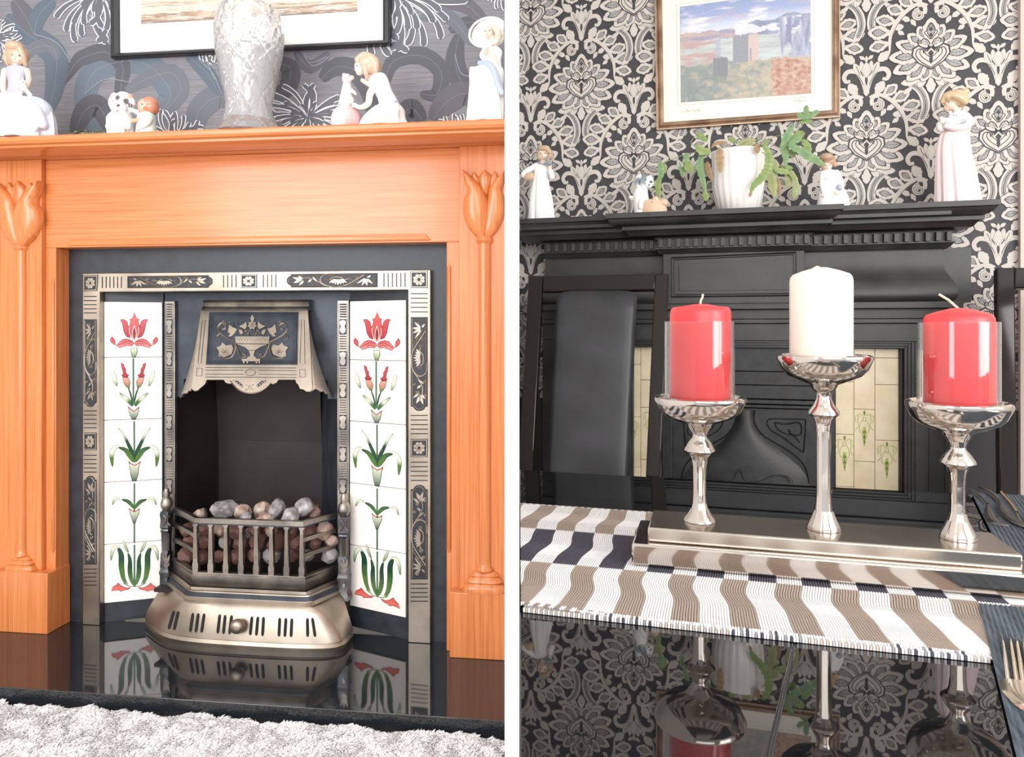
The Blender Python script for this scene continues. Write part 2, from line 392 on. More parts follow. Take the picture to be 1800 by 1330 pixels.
for s, (pa, pb, pe) in enumerate(((80, 98, 93.5), (785, 808, 789.5))):
    mb = MB(); mb.box(xr_(pa, YJ), xr_(pb, YJ), YJ, YP-.0005, ZH, zb); part('jamb', mb, WOODV, sur, bevel=.0015)
    xm = xr_(pe, YJ); mb = MB(); z0, z1 = zr(965, YJ, pe), zr(495 if s == 0 else 470, YJ, pe)
    mb.tube([(xm, YJ+.002, z0-.012), (xm, YJ, z0), (xm, YJ, z1), (xm, YJ+.002, z1+.012)], [.001, .0055, .0055, .001], 10); part('jamb_bead', mb, WOODV, sur)
zpl = zr(1006, YPL, 40)
def relief(mb, room, yl, Lp, Rp, depth, n=12, back=.004):
    """carved petal: left and right outline in pixels, bulging towards the viewer"""
    Lc, Rc = curve(Lp, 5), curve(Rp, 5); rows = []
    for k, (a, b) in enumerate(zip(Lc, Rc)):
        A, B = room.at(a[0], a[1], yl), room.at(b[0], b[1], yl); t = k/(len(Lc)-1); d = depth*(math.sin(PI*min(1, .15+.85*t))**.5) if t < .5 else depth*max(.12, math.sin(PI*min(.985, .15+.85*t))**.5)
        row = [Vector((A.x, yl+back, A.z))]
        for j in range(n+1):
            u = j/n; p = A.lerp(B, u); row.append(Vector((p.x, yl-d*(1-abs(2*u-1)**2.4)**.6-.0015, p.z)))
        row.append(Vector((B.x, yl+back, B.z))); rows.append(row)
    mb.loft(rows, False, False, False)
for s in (0, 1):
    c = 37 if s == 0 else 852
    x0, x1 = (xr_(-3, YPI), xr_(73, YPI)) if s == 0 else (xr_(807, YPI), xr_(889, YPI))
    pil = part('pilaster', MB().box(x0, x1, YPI, YJ+.03, zpl, ZSB), WOODV, sur, bevel=.0015)
    x0, x1 = (xr_(-60, YPL), xr_(83, YPL)) if s == 0 else (xr_(790, YPL), xr_(888.5, YPL))
    part('plinth', MB().box(x0, x1, YPL, YP-.002, ZH, zpl), WOODV, sur, bevel=.002)
    if s == 0:
        part('return_board', MB().box(xr_(-60, YJ), xr_(-3, YJ), YJ, YP, zpl, ZSB), WOODV, sur)
    # rod and foot
    ft = zr(975 if s == 0 else 1000, YPI, c); r = .0125 if s == 0 else .0155; xc = xr_(39 if s == 0 else 852, YPI); tb = zr(440 if s == 0 else 428, YPI, c)
    mb = MB(); mb.lathe([(r, tb), (r, ft+.02), (r*1.1, ft+.008), (r*1.5, ft)], (xc, YPI, 0), 24); part('stem_rod', mb, WOODV, pil)
    mb = MB(); k = 1 if s == 0 else 1.22; hh = (ft-zpl)
    pr = [(.016, 1.0), (.028, .9), (.034, .76), (.030, .70), (.037, .62), (.042, .47), (.036, .40), (.046, .30), (.050, .14), (.049, 0.0)]
    mb.lathe([(q*k, zpl+t*hh) for q, t in pr], (xc, YPI+.004, 0), 28, rip=lambda a, z: 1/max(abs(math.cos(a))**4+abs(math.sin(a))**4, .1)**.25*.92)
    for i, v in enumerate(mb.v): mb.v[i] = (v[0], min(v[1], YPI+.004) if v[1] > YPI else lerp(YPI, v[1], .5), v[2])
    part('rod_foot', mb, WOODV, pil, angle=40)
    # tulip
    def T(pts): return pts if s == 1 else [(37+(852-x)*1.0, y+20-(0 if y < 330 else (y-330)*.09)) for x, y in pts]
    def petal(Lp, Rp, dep, yo=0):
        Lq, Rq = T(Lp), T(Rp)
        if s == 0: Lq, Rq = Rq, Lq
        mb = MB(); relief(mb, LR, YPI-yo, Lq, Rq, dep); part('petal', mb, WOODV, pil, angle=50)
    petal([(832, 302), (829, 312), (832, 330), (838, 345)], [(832, 302), (842, 312), (846, 330), (846, 345)], .008)
    petal([(871, 301), (862, 312), (858, 330), (858, 345)], [(871, 301), (876, 312), (874, 330), (868, 345)], .008)
    petal([(853, 299), (841, 312), (843, 330), (850, 348)], [(853, 299), (866, 312), (864, 330), (856, 350)], .013)
    petal([(888, 302), (868, 318), (860, 332), (857, 345), (850, 380), (848, 410), (850, 424)], [(888, 302), (887, 320), (883, 335), (887, 350), (887, 378), (875, 405), (856, 424)], .022)
    petal([(814, 299), (816, 320), (821, 337), (815, 352), (815, 378), (826, 404), (845, 424)], [(814, 299), (834, 314), (850, 332), (860, 352), (863, 378), (859, 404), (851, 424)], .026, .003)
    mb = MB(); mb.lathe([(r*.9, -.012), (r*1.5, .0), (r*1.2, .012)], (xc, YPI+.002, zr(438 if s == 0 else 425, YPI, c)+.002), 20); part('carving_collar', mb, WOODV, pil)

# ================================================================== BACK PANEL, HEARTH, RUG
mb = MB(); framed(mb, xr_(100, YP), xr_(795, YP), YP, YW-.0005, ZH, zr(429, YJ)-.0002)
mb.box(hx0, hx1, YP, YW-.0005, ZH, ZH)if 0 else None
solo(LR, 'back_panel', mb, BLACKPANEL, (0, YP, ZH), 'plain charcoal slate panel framing the cast iron insert', 'panel')
XHR = LR.onz(888.5, 1267, ZH).x
mb = MB(); mb.box(-1.05, XHR, -.348, YW, ZF_L, ZH)
solo(LR, 'hearth_slab', mb, GRANITE, (0, -.1, ZF_L), 'polished black granite hearth slab under the surround, mirroring the tiles', 'hearth', bevel=.0015)
RUGM = M('pale_shag_pile', srgb(240, 238, 238), .95, sheen=.4)
mb = MB(); rnd = random.Random(4); xR = LR.onz(888, 1330, -.86).x
def rugedge(x): return -.372+.006*math.sin(x*23)+.004*math.sin(x*51)
nx, ny = 60, 14; g = []
for j in range(ny+1):
    g.append([])
    for i in range(nx+1):
        x = lerp(-1.3, xR-.03, i/nx); y = lerp(rugedge(x), -1.3, (j/ny)**1.3); g[-1].append(mb.V((x, y, ZH-.030+.003*noise.noise(Vector((x*9, y*9, 0))))))
for j in range(ny):
    for i in range(nx): mb.F(g[j][i], g[j][i+1], g[j+1][i+1], g[j+1][i])
rug = solo(LR, 'shaggy_rug', mb, RUGM, (-.2, -.6, ZF_L), 'pale grey shaggy rug lying against the black hearth', 'rug')
mb = MB()
for k in range(95000):
    x = rnd.uniform(-.9, xR-.008); u = rnd.random()**1.25; y = rugedge(x)+.006-u*.30
    cl = noise.noise(Vector((x*14, y*14, 1)))*2.2+noise.noise(Vector((x*40, y*40, 5)))*2; L_ = rnd.uniform(.007, .0125)*(1+.25*noise.noise(Vector((x*25, y*25, 3))))
    a = cl*1.6+rnd.uniform(-.5, .5); lean = rnd.uniform(.5, 1.1)*L_; b = rnd.uniform(0, PI); w_ = rnd.uniform(.0016, .0032)
    z = ZH-.032; q = 1-.25*rnd.random(); mb.cur = (1, 1, 1)
    i0 = mb.V((x-w_*math.cos(b), y-w_*math.sin(b), z)); i1 = mb.V((x+w_*math.cos(b), y+w_*math.sin(b), z))
    m_ = Vector((x+lean*.4*math.cos(a), y+lean*.4*math.sin(a), z+L_*.65)); i2 = mb.V((m_.x+w_*.9*math.cos(b), m_.y+w_*.9*math.sin(b), m_.z)); i3 = mb.V((m_.x-w_*.9*math.cos(b), m_.y-w_*.9*math.sin(b), m_.z))
    i4 = mb.V((x+lean*math.cos(a), y+lean*math.sin(a), z+L_*.75)); mb.F(i0, i1, i2, i3); mb.F(i3, i2, i4)
s_recalc[0] = False
part('pile', mb, RUGM, rug, angle=0, kind='stuff'); s_recalc[0] = True
# ================================================================== CAST IRON TILED INSERT
YF = -.005
ins = thing(LR, 'fireplace_insert', (0, YP, ZH), 'cast iron tiled fireplace insert with polished frame and scroll-cast hood', 'fireplace')
SF = face(LR, YF); DARK = IRON
# frame
xo0, xi0, xi1, xo1 = [LR.at(p, 700, YF).x for p in (145, 175, 717, 757)]
zo, zi = zr(477, YF), zr(511, YF)
mb = MB(); n_ = [(xo0, ZH), (xo0, zo), (xo1, zo), (xo1, ZH), (xi1, ZH), (xi1, zi), (xi0, zi), (xi0, ZH)]
idx = [mb.V((x, YF, z)) for x, z in n_]; idb = [mb.V((x, YP, z)) for x, z in n_]
for q in ((0, 1, 6, 7), (1, 2, 5, 6), (2, 3, 4, 5)): mb.F(*[idx[k] for k in q])
for k in range(8): mb.F(idx[k], idx[(k+1) % 8], idb[(k+1) % 8], idb[k])
fr = part('outer_frame', mb, BRASS, ins, bevel=.002)
# ornaments of the frame --------------------------------------------------
LITIRON = M('window_lit_cast_iron', srgb(226, 216, 204), .5, 1)  # paler metal for the hood sides, window brightness put into the colour
DARKPEW = noisy(M('dark_cast_iron', metal=.9, rough=.35), srgb(74, 76, 82), srgb(112, 112, 114), 20)
DK = M('dark_recess_enamel', srgb(34, 39, 46), .45)
def fillpts(S, name, polys, mat, h, th, parent):
    mb = MB()
    for p in polys: mb.fill(S, p, h, th)
    return part(name, mb, mat, parent, angle=0)
class BoxMap:         # maps ornament space (0..W, 0..H) onto a pixel quadrilateral tl, tr, br, bl of a Surf
    def __init__(s, S, tl, tr, br, bl, W, H): s.S = S; s.q = (tl, tr, br, bl); s.W = W; s.H = H; s.n = S.n
    def p(s, x, y, h=0):
        u, v = x/s.W, y/s.H; tl, tr, br, bl = s.q
        a = (lerp(tl[0], tr[0], u), lerp(tl[1], tr[1], u)); b = (lerp(bl[0], br[0], u), lerp(bl[1], br[1], u))
        return s.S.p(lerp(a[0], b[0], v), lerp(a[1], b[1], v), h)
def spiral(cx, cy, r0, r1, a0, turns, n=14):
    return [(cx+lerp(r0, r1, k/n)*math.cos(a0+turns*2*PI*k/n), cy+lerp(r0, r1, k/n)*math.sin(a0+turns*2*PI*k/n)) for k in range(n+1)]
def leafpoly(a, b, w, n=6):
    dx, dy = b[0]-a[0], b[1]-a[1]; l = math.hypot(dx, dy) or 1; nx, ny = -dy/l, dx/l; top, bot = [], []
    for k in range(n+1):
        t = k/n; q = w*math.sin(PI*t**.8)/2; x, y = a[0]+dx*t, a[1]+dy*t; top.append((x+nx*q, y+ny*q)); bot.append((x-nx*q, y-ny*q))
    return top+bot[::-1]
def scrollwork(B, parent):
    """panel 840 x 150: dark ground with one running vine, fan flower and leaf ends"""
    out = [(0, 0), (800, 0), (806, 22), (825, 30), (838, 52), (840, 76), (836, 100), (822, 118), (806, 126), (800, 150), (0, 150)]
    mb = MB(); mb.fill(B, out, .0006); part('panel_ground', mb, DK, parent, angle=0)
    mb = MB(); ins_ = [(12, 14), (786, 14), (792, 36), (812, 42), (822, 60), (824, 76), (821, 92), (810, 108), (792, 114), (786, 137), (12, 137)]
    K = dict(h=.0022, th=.0016, round_=True)
    mb.stroke(B, ins_, 9, closed=True, **K)
    S_ = lambda pts, w, cl=False: mb.stroke(B, curve(pts, 5, cl), w, **K)
    S_([(125, 20), (225, 85), (305, 130), (395, 146), (480, 125), (528, 78), (515, 30), (470, 6), (410, 6)], 11)
    S_([(120, 40), (205, 98), (280, 140)], 8)
    S_([(430, 145), (500, 118), (560, 78), (640, 45), (730, 60)], 12)
    S_([(545, 40), (535, 80), (480, 130)], 8)
    for cx, cy, r, a, t in ((258, 55, 20, 0, 1.3), (455, 62, 20, 3, -1.3), (195, 40, 16, 1, 1.3), (185, 95, 16, 2, -1.2), (575, 22, 14, 1, 1.3), (672, 92, 17, 0, -1.4), (705, 22, 14, 2, 1.3), (55, 90, 18, 1, 1.4), (600, 115, 12, 0, 1.2)):
        S_(spiral(cx, cy, r, 4, a, t), 9)
    S_([(278, 60), (305, 70), (335, 45), (380, 38), (420, 45), (440, 70)], 12)
    for a in range(-3, 4): mb.fill(B, leafpoly((365+a*9, 62), (365+a*27, 128-abs(a)*9), 20), .002, .0014)
    for a, b, w_ in (((100, 60), (45, 115), 22), ((105, 62), (98, 135), 22), ((108, 62), (145, 132), 20), ((112, 55), (188, 110), 18), ((95, 50), (60, 25), 16), ((690, 70), (785, 38), 26), ((700, 62), (775, 100), 28), ((680, 75), (725, 128), 20), ((690, 55), (735, 22), 18), ((610, 60), (640, 95), 20), ((560, 85), (600, 30), 16)):
        mb.fill(B, leafpoly(a, b, w_), .002, .0014)
    part('scroll_relief', mb, BRASS, parent, angle=60)
def rosette(S, q, parent, W=100):
    B = BoxMap(S, *q, W, W); mb = MB(); mb.fill(B, [(0, 0), (W, 0), (W, W), (0, W)], .0006); part('rosette_ground', mb, DK, parent, angle=0)
    mb = MB(); mb.stroke(B, [(6, 6), (94, 6), (94, 94), (6, 94)], 6, h=.002, th=.0014, closed=True)
    for k in range(8):
        a = PI/8+k*PI/4; mb.fill(B, leafpoly((50+8*math.cos(a), 50+8*math.sin(a)), (50+36*math.cos(a), 50+36*math.sin(a)), 26), .0022, .0016)
    mb.stroke(B, [(50+9*math.cos(t*PI/4), 50+9*math.sin(t*PI/4)) for t in range(8)], 6, h=.003, th=.0024, closed=True, round_=True)
    part('rosette', mb, BRASS, parent, angle=60)
grooves = []
def row_top(px): return lerp(486.5, 479, (px-160)/580)       # rows of the ornament band at the top (slopes with the wall)
def row_bot(px): return lerp(506, 504, (px-160)/580)
def groove_v(px): grooves.append(([(px, row_top(px)+0), (px, row_bot(px)-0)], 1.7))
for k in range(6): groove_v(180+k*6.7)
for k in range(4): groove_v(393+k*7.3); groove_v(463+k*7.3)
for k in range(6): groove_v(675+k*7.4)
def quad(x0, x1, dy=0): return ((x0, row_top(x0)+dy), (x1, row_top(x1)+dy), (x1, row_bot(x1)-dy), (x0, row_bot(x0)-dy))
scrollwork(BoxMap(SF, *quad(224, 374, -.5), 840, 150), fr)
t = quad(504, 664, -.5); scrollwork(BoxMap(SF, t[1], t[0], t[3], t[2], 840, 150), fr)
rosette(SF, ((147, 484), (173, 483), (171, 511), (147, 512)), fr); rosette(SF, quad(423, 452, -1), fr); rosette(SF, ((721, 477), (752, 476), (752, 506), (722, 506)), fr)
for s, (x0, x1) in enumerate(((147.5, 170), (722, 752))):
    def hg(rows):
        for r_ in rows: grooves.append(([(x0, r_), (x1, r_)], 1.8))
    if s == 0:
        hg([521+7.2*k for k in range(5)]); hg([722+7.4*k for k in range(5)]); hg([800+7.4*k for k in range(5)]); hg([1000+7*k for k in range(5)])
        yy = (561, 715, 760, 791, 836, 992)
    else:
        hg([516+8*k for k in range(5)]); hg([730+8*k for k in range(5)]); hg([812+8*k for k in range(5)]); hg([1026+7.6*k for k in range(5)])
        yy = (557, 722, 771, 803, 852, 1018)
    rosette(SF, ((x0, yy[2]), (x1, yy[2]), (x1, yy[3]), (x0, yy[3])), fr)
    scrollwork(BoxMap(SF, (x1, yy[0]), (x1, yy[1]), (x0, yy[1]), (x0, yy[0]), 840, 150), fr)
    scrollwork(BoxMap(SF, (x1, yy[5]), (x1, yy[4]), (x0, yy[4]), (x0, yy[5]), 840, 150), fr)
mb = MB()
for p, w_ in grooves: mb.stroke(SF, p, w_, .0005)
part('frame_grooves', mb, DK, fr, angle=0, kind='stuff')
# casing behind the frame: soffit, splayed cheeks, back plate, fire box
YB = .085
A = {0: (175, .014, 287, .08), 1: (717, .014, 615, .08)}
mb = MB()
z1_ = zi+.004
mb.hexa([(xi0-.01, YP, zi), (xi1+.01, YP, zi), (xi1+.01, YP, zi+.02), (xi0-.01, YP, zi+.02), (xi0-.01, YB+.02, zi), (xi1+.01, YB+.02, zi), (xi1+.01, YB+.02, zi+.02), (xi0-.01, YB+.02, zi+.02)])
part('soffit', mb, DARK, ins)
panels = {}
for s in (0, 1):
    pa, ya, pb, yb = A[s]; a_, b_ = LR.at(pa, 700, ya), LR.at(pb, 700, yb)
    if s == 1: a_, b_ = b_, a_
    d = Vector((b_.x-a_.x, b_.y-a_.y, 0)).normalized(); nn = Vector((d.y, -d.x, 0)); panels[s] = Surf(LR, (a_.x, a_.y, 0), nn)
    bk = -nn*.01
    mb = MB(); mb.hexa([Vector((a_.x, a_.y, ZH)), Vector((b_.x, b_.y, ZH)), Vector((b_.x, b_.y, zi)), Vector((a_.x, a_.y, zi)), Vector((a_.x, a_.y, ZH))+bk, Vector((b_.x, b_.y, ZH))+bk, Vector((b_.x, b_.y, zi))+bk, Vector((a_.x, a_.y, zi))+bk])
    part('splayed_cheek', mb, BLACKPANEL, ins)
xp0, xp1 = LR.at(286, 700, YB).x, LR.at(616, 700, YB).x; zop = zr(667, YB)
mb = MB(); mb.box(xp0, xp1, YB, YB+.01, zop, zi+.01)
z70 = zr(699, YB); mb.box(xp0, LR.at(305, 700, YB).x, YB, YB+.01, ZH, z70); mb.box(LR.at(595, 700, YB).x, xp1, YB, YB+.01, ZH, z70); mb.box(xp0, LR.at(323, 700, YB).x, YB, YB+.01, z70, zop); mb.box(LR.at(576, 700, YB).x, xp1, YB, YB+.01, z70, zop); part('back_plate', mb, DARK, ins)
YK = .27
f0, f1 = LR.at(306, 700, YB+.01), LR.at(594, 700, YB+.01); k0, k1 = LR.at(384, 700, YK), LR.at(566, 700, YK); zt_ = zop+.12
def slab(a, b, z0, z1, mat, name, ztb=None):
    d = Vector((b.x-a.x, b.y-a.y, 0)).normalized(); q = Vector((-d.y, d.x, 0))*.012
    mb = MB(); mb.hexa([(a.x, a.y, z0), (b.x, b.y, z0), (b.x, b.y, z1), (a.x, a.y, z1), (a.x+q.x, a.y+q.y, z0), (b.x+q.x, b.y+q.y, z0), (b.x+q.x, b.y+q.y, z1), (a.x+q.x, a.y+q.y, z1)])
    return part(name, mb, mat, ins)
slab(f0, k0, ZH+.1, zt_, SOOT, 'firebox_side'); slab(k1, f1, ZH+.1, zt_, IRON, 'firebox_side'); zm = zr(775, YK)  # right wall in bluish iron: the blue light on it is painted in
mb = MB(); mb.hexa([(k0.x, YK, ZH+.1), (k1.x, YK, ZH+.1), (k1.x, YK-.0, zm), (k0.x, YK-.0, zm), (k0.x, YK+.02, ZH+.1), (k1.x, YK+.02, ZH+.1), (k1.x, YK+.02, zm), (k0.x, YK+.02, zm)])
mb.hexa([(k0.x, YK, zm), (k1.x, YK, zm), (k1.x, YK-.03, zt_), (k0.x, YK-.03, zt_), (k0.x, YK+.02, zm), (k1.x, YK+.02, zm), (k1.x, YK+.02, zt_), (k0.x, YK+.02, zt_)])
part('fireback', mb, SOOT, ins)
mb = MB(); mb.box(f0.x, f1.x, YB+.01, YK+.02, zt_, zt_+.01); part('firebox_throat', mb, SOOT, ins)
mb = MB(); mb.box(f0.x, f1.x, .0, YK+.02, ZH+.1, ZH+.11); part('firebox_floor', mb, SOOT, ins)
# tiles and their flower print
GR, DG, PG, PINK, RED, DRED = srgb(72, 112, 46), srgb(26, 66, 48), srgb(220, 226, 200), srgb(200, 78, 82), srgb(160, 42, 52), srgb(92, 20, 34)
zl = [panels[0].p(184, r, 0).z for r in (530, 628, 738, 847, 956, 1059)]
zr5 = [panels[1].p(714, r, 0).z for r in (527, 634, 746, 859, 972, 1084)]
class RightMap:
    def __init__(s): s.n = panels[1].n
    def p(s, px, py, h=0):
        q = panels[0].p(px, py, 0); z = q.z
        k = max(0, min(4, sum(1 for a in zl[1:-1] if z < a))); t = (z-zl[k])/(zl[k+1]-zl[k]); zz = lerp(zr5[k], zr5[k+1], t)
        c0 = panels[1].p(lerp(666, 664, .5)+(px-236.5)*.98, 700, h); return Vector((c0.x, c0.y, zz))
def outl(p, k=1.0):       # outline width in pixels
    return p
for s in (0, 1):
    S = panels[s] if s == 0 else RightMap(); SP = panels[s]; zz = zl if s == 0 else zr5; e0, e1 = (184, 285.5) if s == 0 else (617.5, 715)
    tiles = []
    for k in range(5):
        a_, b_ = SP.p(e0, 700), SP.p(e1, 700); n3 = SP.n; f = n3*.006; g = .0007
        def c_(q, z, o): return (q.x+o.x, q.y+o.y, z)
        z0, z1 = zz[k+1]+g, zz[k]-g; o0 = n3*.0005
        mb = MB(); mb.hexa([c_(a_, z0, f), c_(b_, z0, f), c_(b_, z1, f), c_(a_, z1, f), c_(a_, z0, o0), c_(b_, z0, o0), c_(b_, z1, o0), c_(a_, z1, o0)])
        tiles.append(part('tile', mb, TILE, ins, bevel=.001))
    H0 = .0064
    def Z(k, pts):
        ox, oy, sc = ((180, 530, 7.826), (180, 530, 7.826), (180, 690, 7.0), (180, 860, 6.333), (180, 860, 6.333))[k]
        return [(ox+x/sc, oy+y/sc) for x, y in pts]
    def shape(mb, k, pts, c, h, c2=None, out=DRED, ow=.9, mir=None):
        for m_ in ((0, 1) if mir else (0,)):
            q = [(2*mir-x, y) for x, y in pts] if m_ else pts
            q = Z(k, q); ys = [y for x, y in q]; ya, yb = min(ys), max(ys)
            fn = (lambda a, b: mix(c, c2, (b-ya)/(yb-ya))) if c2 else (lambda a, b: c)
            if out: mb.stroke(S, q, ow, H0+h+.0003, c=out, closed=True)
            mb.fill(S, q, H0+h+.0001, col_fn=fn)
    def blade(mb, k, pts, w_, stops, h, mir=None, out=DG, ow=1.1, taper=1.0):
        for m_ in ((0, 1) if mir else (0,)):
            q = [(2*mir-x, y) for x, y in pts] if m_ else pts
            q = curve(Z(k, q), 5); n = len(q); sc = ((7.826, 7.826, 7, 6.333, 6.333)[k])
            ww = [max(.35, w_/sc*(math.sin(PI*min(1, max(0, (i/(n-1))**taper)))**.7)) for i in range(n)]
            mb.stroke(S, q, [x+ow for x in ww], H0+h, c=out); mb.stroke(S, q, ww, H0+h+.0002, cols=[ramp(stops, i/(n-1)) for i in range(n)])
    def stem(mb, k, pts, w_=3.0): q = Z(k, pts); mb.stroke(S, q, w_, H0+.0001, c=DG); mb.stroke(S, q, w_-1.2, H0+.0002, c=srgb(70, 118, 84))
    # tile 1: open flower
    mb = MB(); stem(mb, 0, [(432, 700), (432, 768)])
    shape(mb, 0, [(250, 248), (300, 243), (345, 270), (360, 330), (375, 350), (385, 430), (390, 500), (340, 480), (305, 420), (292, 350), (275, 280)], PINK, .0002, RED, mir=443)
    shape(mb, 0, [(447, 150), (478, 232), (512, 240), (500, 268), (505, 300), (522, 345), (490, 480), (447, 530), (405, 480), (372, 345), (392, 300), (395, 268), (380, 240), (418, 232)], srgb(232, 96, 92), .0004, RED)
    for q in ([(447, 325), (425, 400), (420, 460), (440, 530)], [(447, 325), (470, 400), (475, 460), (450, 530)], [(380, 345), (385, 430), (420, 515)], [(508, 350), (505, 430), (470, 515)]): mb.stroke(S, curve(Z(0, q), 4), 1.0, H0+.0012, c=srgb(250, 214, 208))
    shape(mb, 0, [(447, 340), (462, 420), (458, 480), (445, 522), (430, 480), (428, 420)], DRED, .0007, RED, out=None)
    shape(mb, 0, [(440, 575), (420, 540), (380, 520), (330, 510), (275, 525), (240, 560), (195, 600), (240, 632), (300, 615), (350, 600), (405, 610)], PINK, .0003, srgb(244, 140, 134), mir=443)
    for q in ([(420, 560), (350, 540), (280, 570), (215, 605)], [(415, 590), (350, 570), (300, 590)]):
        for m_ in (0, 1): mb.stroke(S, curve(Z(0, [(886-x, y) if m_ else (x, y) for x, y in q]), 4), .9, H0+.001, c=DRED)
    shape(mb, 0, [(140, 480), (180, 530), (186, 600), (150, 575), (122, 545), (120, 510)], PINK, .0002, mir=443)
    shape(mb, 0, [(405, 632), (440, 640), (478, 630), (488, 690), (460, 768), (422, 768), (398, 690)], PG, .0005, GR, out=DG)
    part('flower_print', mb, PRINT, tiles[0], angle=0)
    # tile 2: buds
    mb = MB(); stem(mb, 1, [(432, 778), (432, 1420)])
    shape(mb, 1, [(262, 835), (300, 860), (302, 890), (330, 930), (325, 960), (345, 1000), (375, 1000), (355, 1035), (290, 1035), (275, 1010), (295, 990), (290, 950), (272, 900)], PINK, .0003, RED, mir=432)
    shape(mb, 1, [(285, 1040), (360, 1040), (390, 1100), (375, 1190), (340, 1175), (305, 1120)], srgb(236, 150, 140), .0002, GR, out=DG, mir=432)
    blade(mb, 1, [(362, 1185), (395, 1270), (425, 1420)], 14, [(0, DG), (1, DG)], .0001, mir=432)
    blade(mb, 1, [(140, 940), (165, 1020), (185, 1090), (212, 1160)], 52, [(0, PG), (.5, PG), (1, GR)], .0001, mir=428)
    blade(mb, 2, [(218, -140+140), (290, 60), (345, 115), (375, 165)], 44, [(0, GR), (.35, PG), (.6, GR), (1, DG)], .0001, mir=392)
    shape(mb, 2, [(325, 170), (345, 190), (390, 225), (440, 190), (460, 170), (445, 230), (440, 270), (410, 328), (375, 328), (345, 270), (335, 220)], PG, .0005, DG, out=DG)
    mb.stroke(S, Z(2, [(322, 168), (345, 192), (392, 226), (438, 192), (462, 168)]), 1.6, H0+.0012, c=RED)
    part('flower_print', mb, PRINT, tiles[1], angle=0)
    # tile 3
    mb = MB(); stem(mb, 2, [(397, 345), (399, 840)])
    blade(mb, 2, [(200, 428), (265, 510), (330, 640), (375, 740), (398, 850)], 40, [(0, PG), (.25, PG), (.4, DG), (1, DG)], .0002, mir=400, taper=1.6)
    blade(mb, 2, [(395, 850), (345, 770), (290, 700), (205, 668)], 56, [(0, GR), (.4, GR), (1, DG)], .0003, mir=400, taper=.8)
    blade(mb, 2, [(225, 655), (165, 665), (125, 730), (122, 810), (132, 905)], 50, [(0, PG), (.5, PG), (.7, GR), (1, GR)], .0002, mir=400)
    shape(mb, 2, [(330, 840), (350, 862), (402, 888), (450, 862), (474, 840), (455, 900), (445, 1000), (420, 1082), (375, 1082), (352, 1000), (345, 900)], PG, .0005, DG, out=DG)
    mb.stroke(S, Z(2, [(328, 838), (350, 864), (402, 888), (450, 864), (476, 838)]), 1.6, H0+.0012, c=RED)
    part('flower_print', mb, PRINT, tiles[2], angle=0)
    # tile 4
    mb = MB(); stem(mb, 3, [(361, -75), (361, 590)])
    blade(mb, 3, [(360, 212), (325, 160), (285, 125), (222, 105)], 36, [(0, GR), (1, DG)], .0003, mir=361)
    blade(mb, 3, [(212, 105), (170, 92), (138, 115), (118, 165)], 22, [(0, PG), (.5, PG), (1, GR)], .0002, mir=361)
    shape(mb, 3, [(305, 205), (325, 222), (362, 242), (395, 222), (418, 205), (408, 270), (385, 320), (370, 370), (350, 370), (335, 320), (315, 270)], PG, .0005, DG, out=DG)
    mb.stroke(S, Z(3, [(303, 204), (325, 224), (362, 242), (397, 224), (420, 204)]), 1.5, H0+.0012, c=RED)
    part('flower_print', mb, PRINT, tiles[3], angle=0)
    # tile 5
    mb = MB(); stem(mb, 4, [(362, 606), (362, 1062)])
    blade(mb, 4, [(182, 640), (215, 720), (218, 850), (240, 980), (290, 1060)], 56, [(0, DG), (.35, DG), (.6, GR), (.85, GR), (1, PG)], .0003, mir=362, taper=.75)
    blade(mb, 4, [(205, 640), (150, 630), (115, 690), (102, 780)], 34, [(0, PG), (.5, PG), (1, GR)], .0002, mir=362)
    blade(mb, 4, [(292, 700), (312, 780), (312, 900), (330, 1000), (362, 1066)], 44, [(0, DG), (.4, DG), (.7, GR), (1, GR)], .0004, mir=362)
    blade(mb, 4, [(238, 560), (262, 630), (296, 695)], 26, [(0, PG), (1, GR)], .0002, mir=362)
    mb.stroke(S, curve(Z(4, [(235, 1030), (290, 1062), (362, 1072), (430, 1062), (488, 1030)]), 4), 1.2, H0+.0001, c=GR)
    shape(mb, 4, [(105, 1120), (125, 1075), (160, 1055), (180, 1030), (215, 1062), (265, 1085), (322, 1080), (300, 1100), (240, 1112), (210, 1124), (190, 1110), (150, 1112)], PINK, .0003, srgb(232, 110, 90), mir=362)
    part('flower_print', mb, PRINT, tiles[4], angle=0)
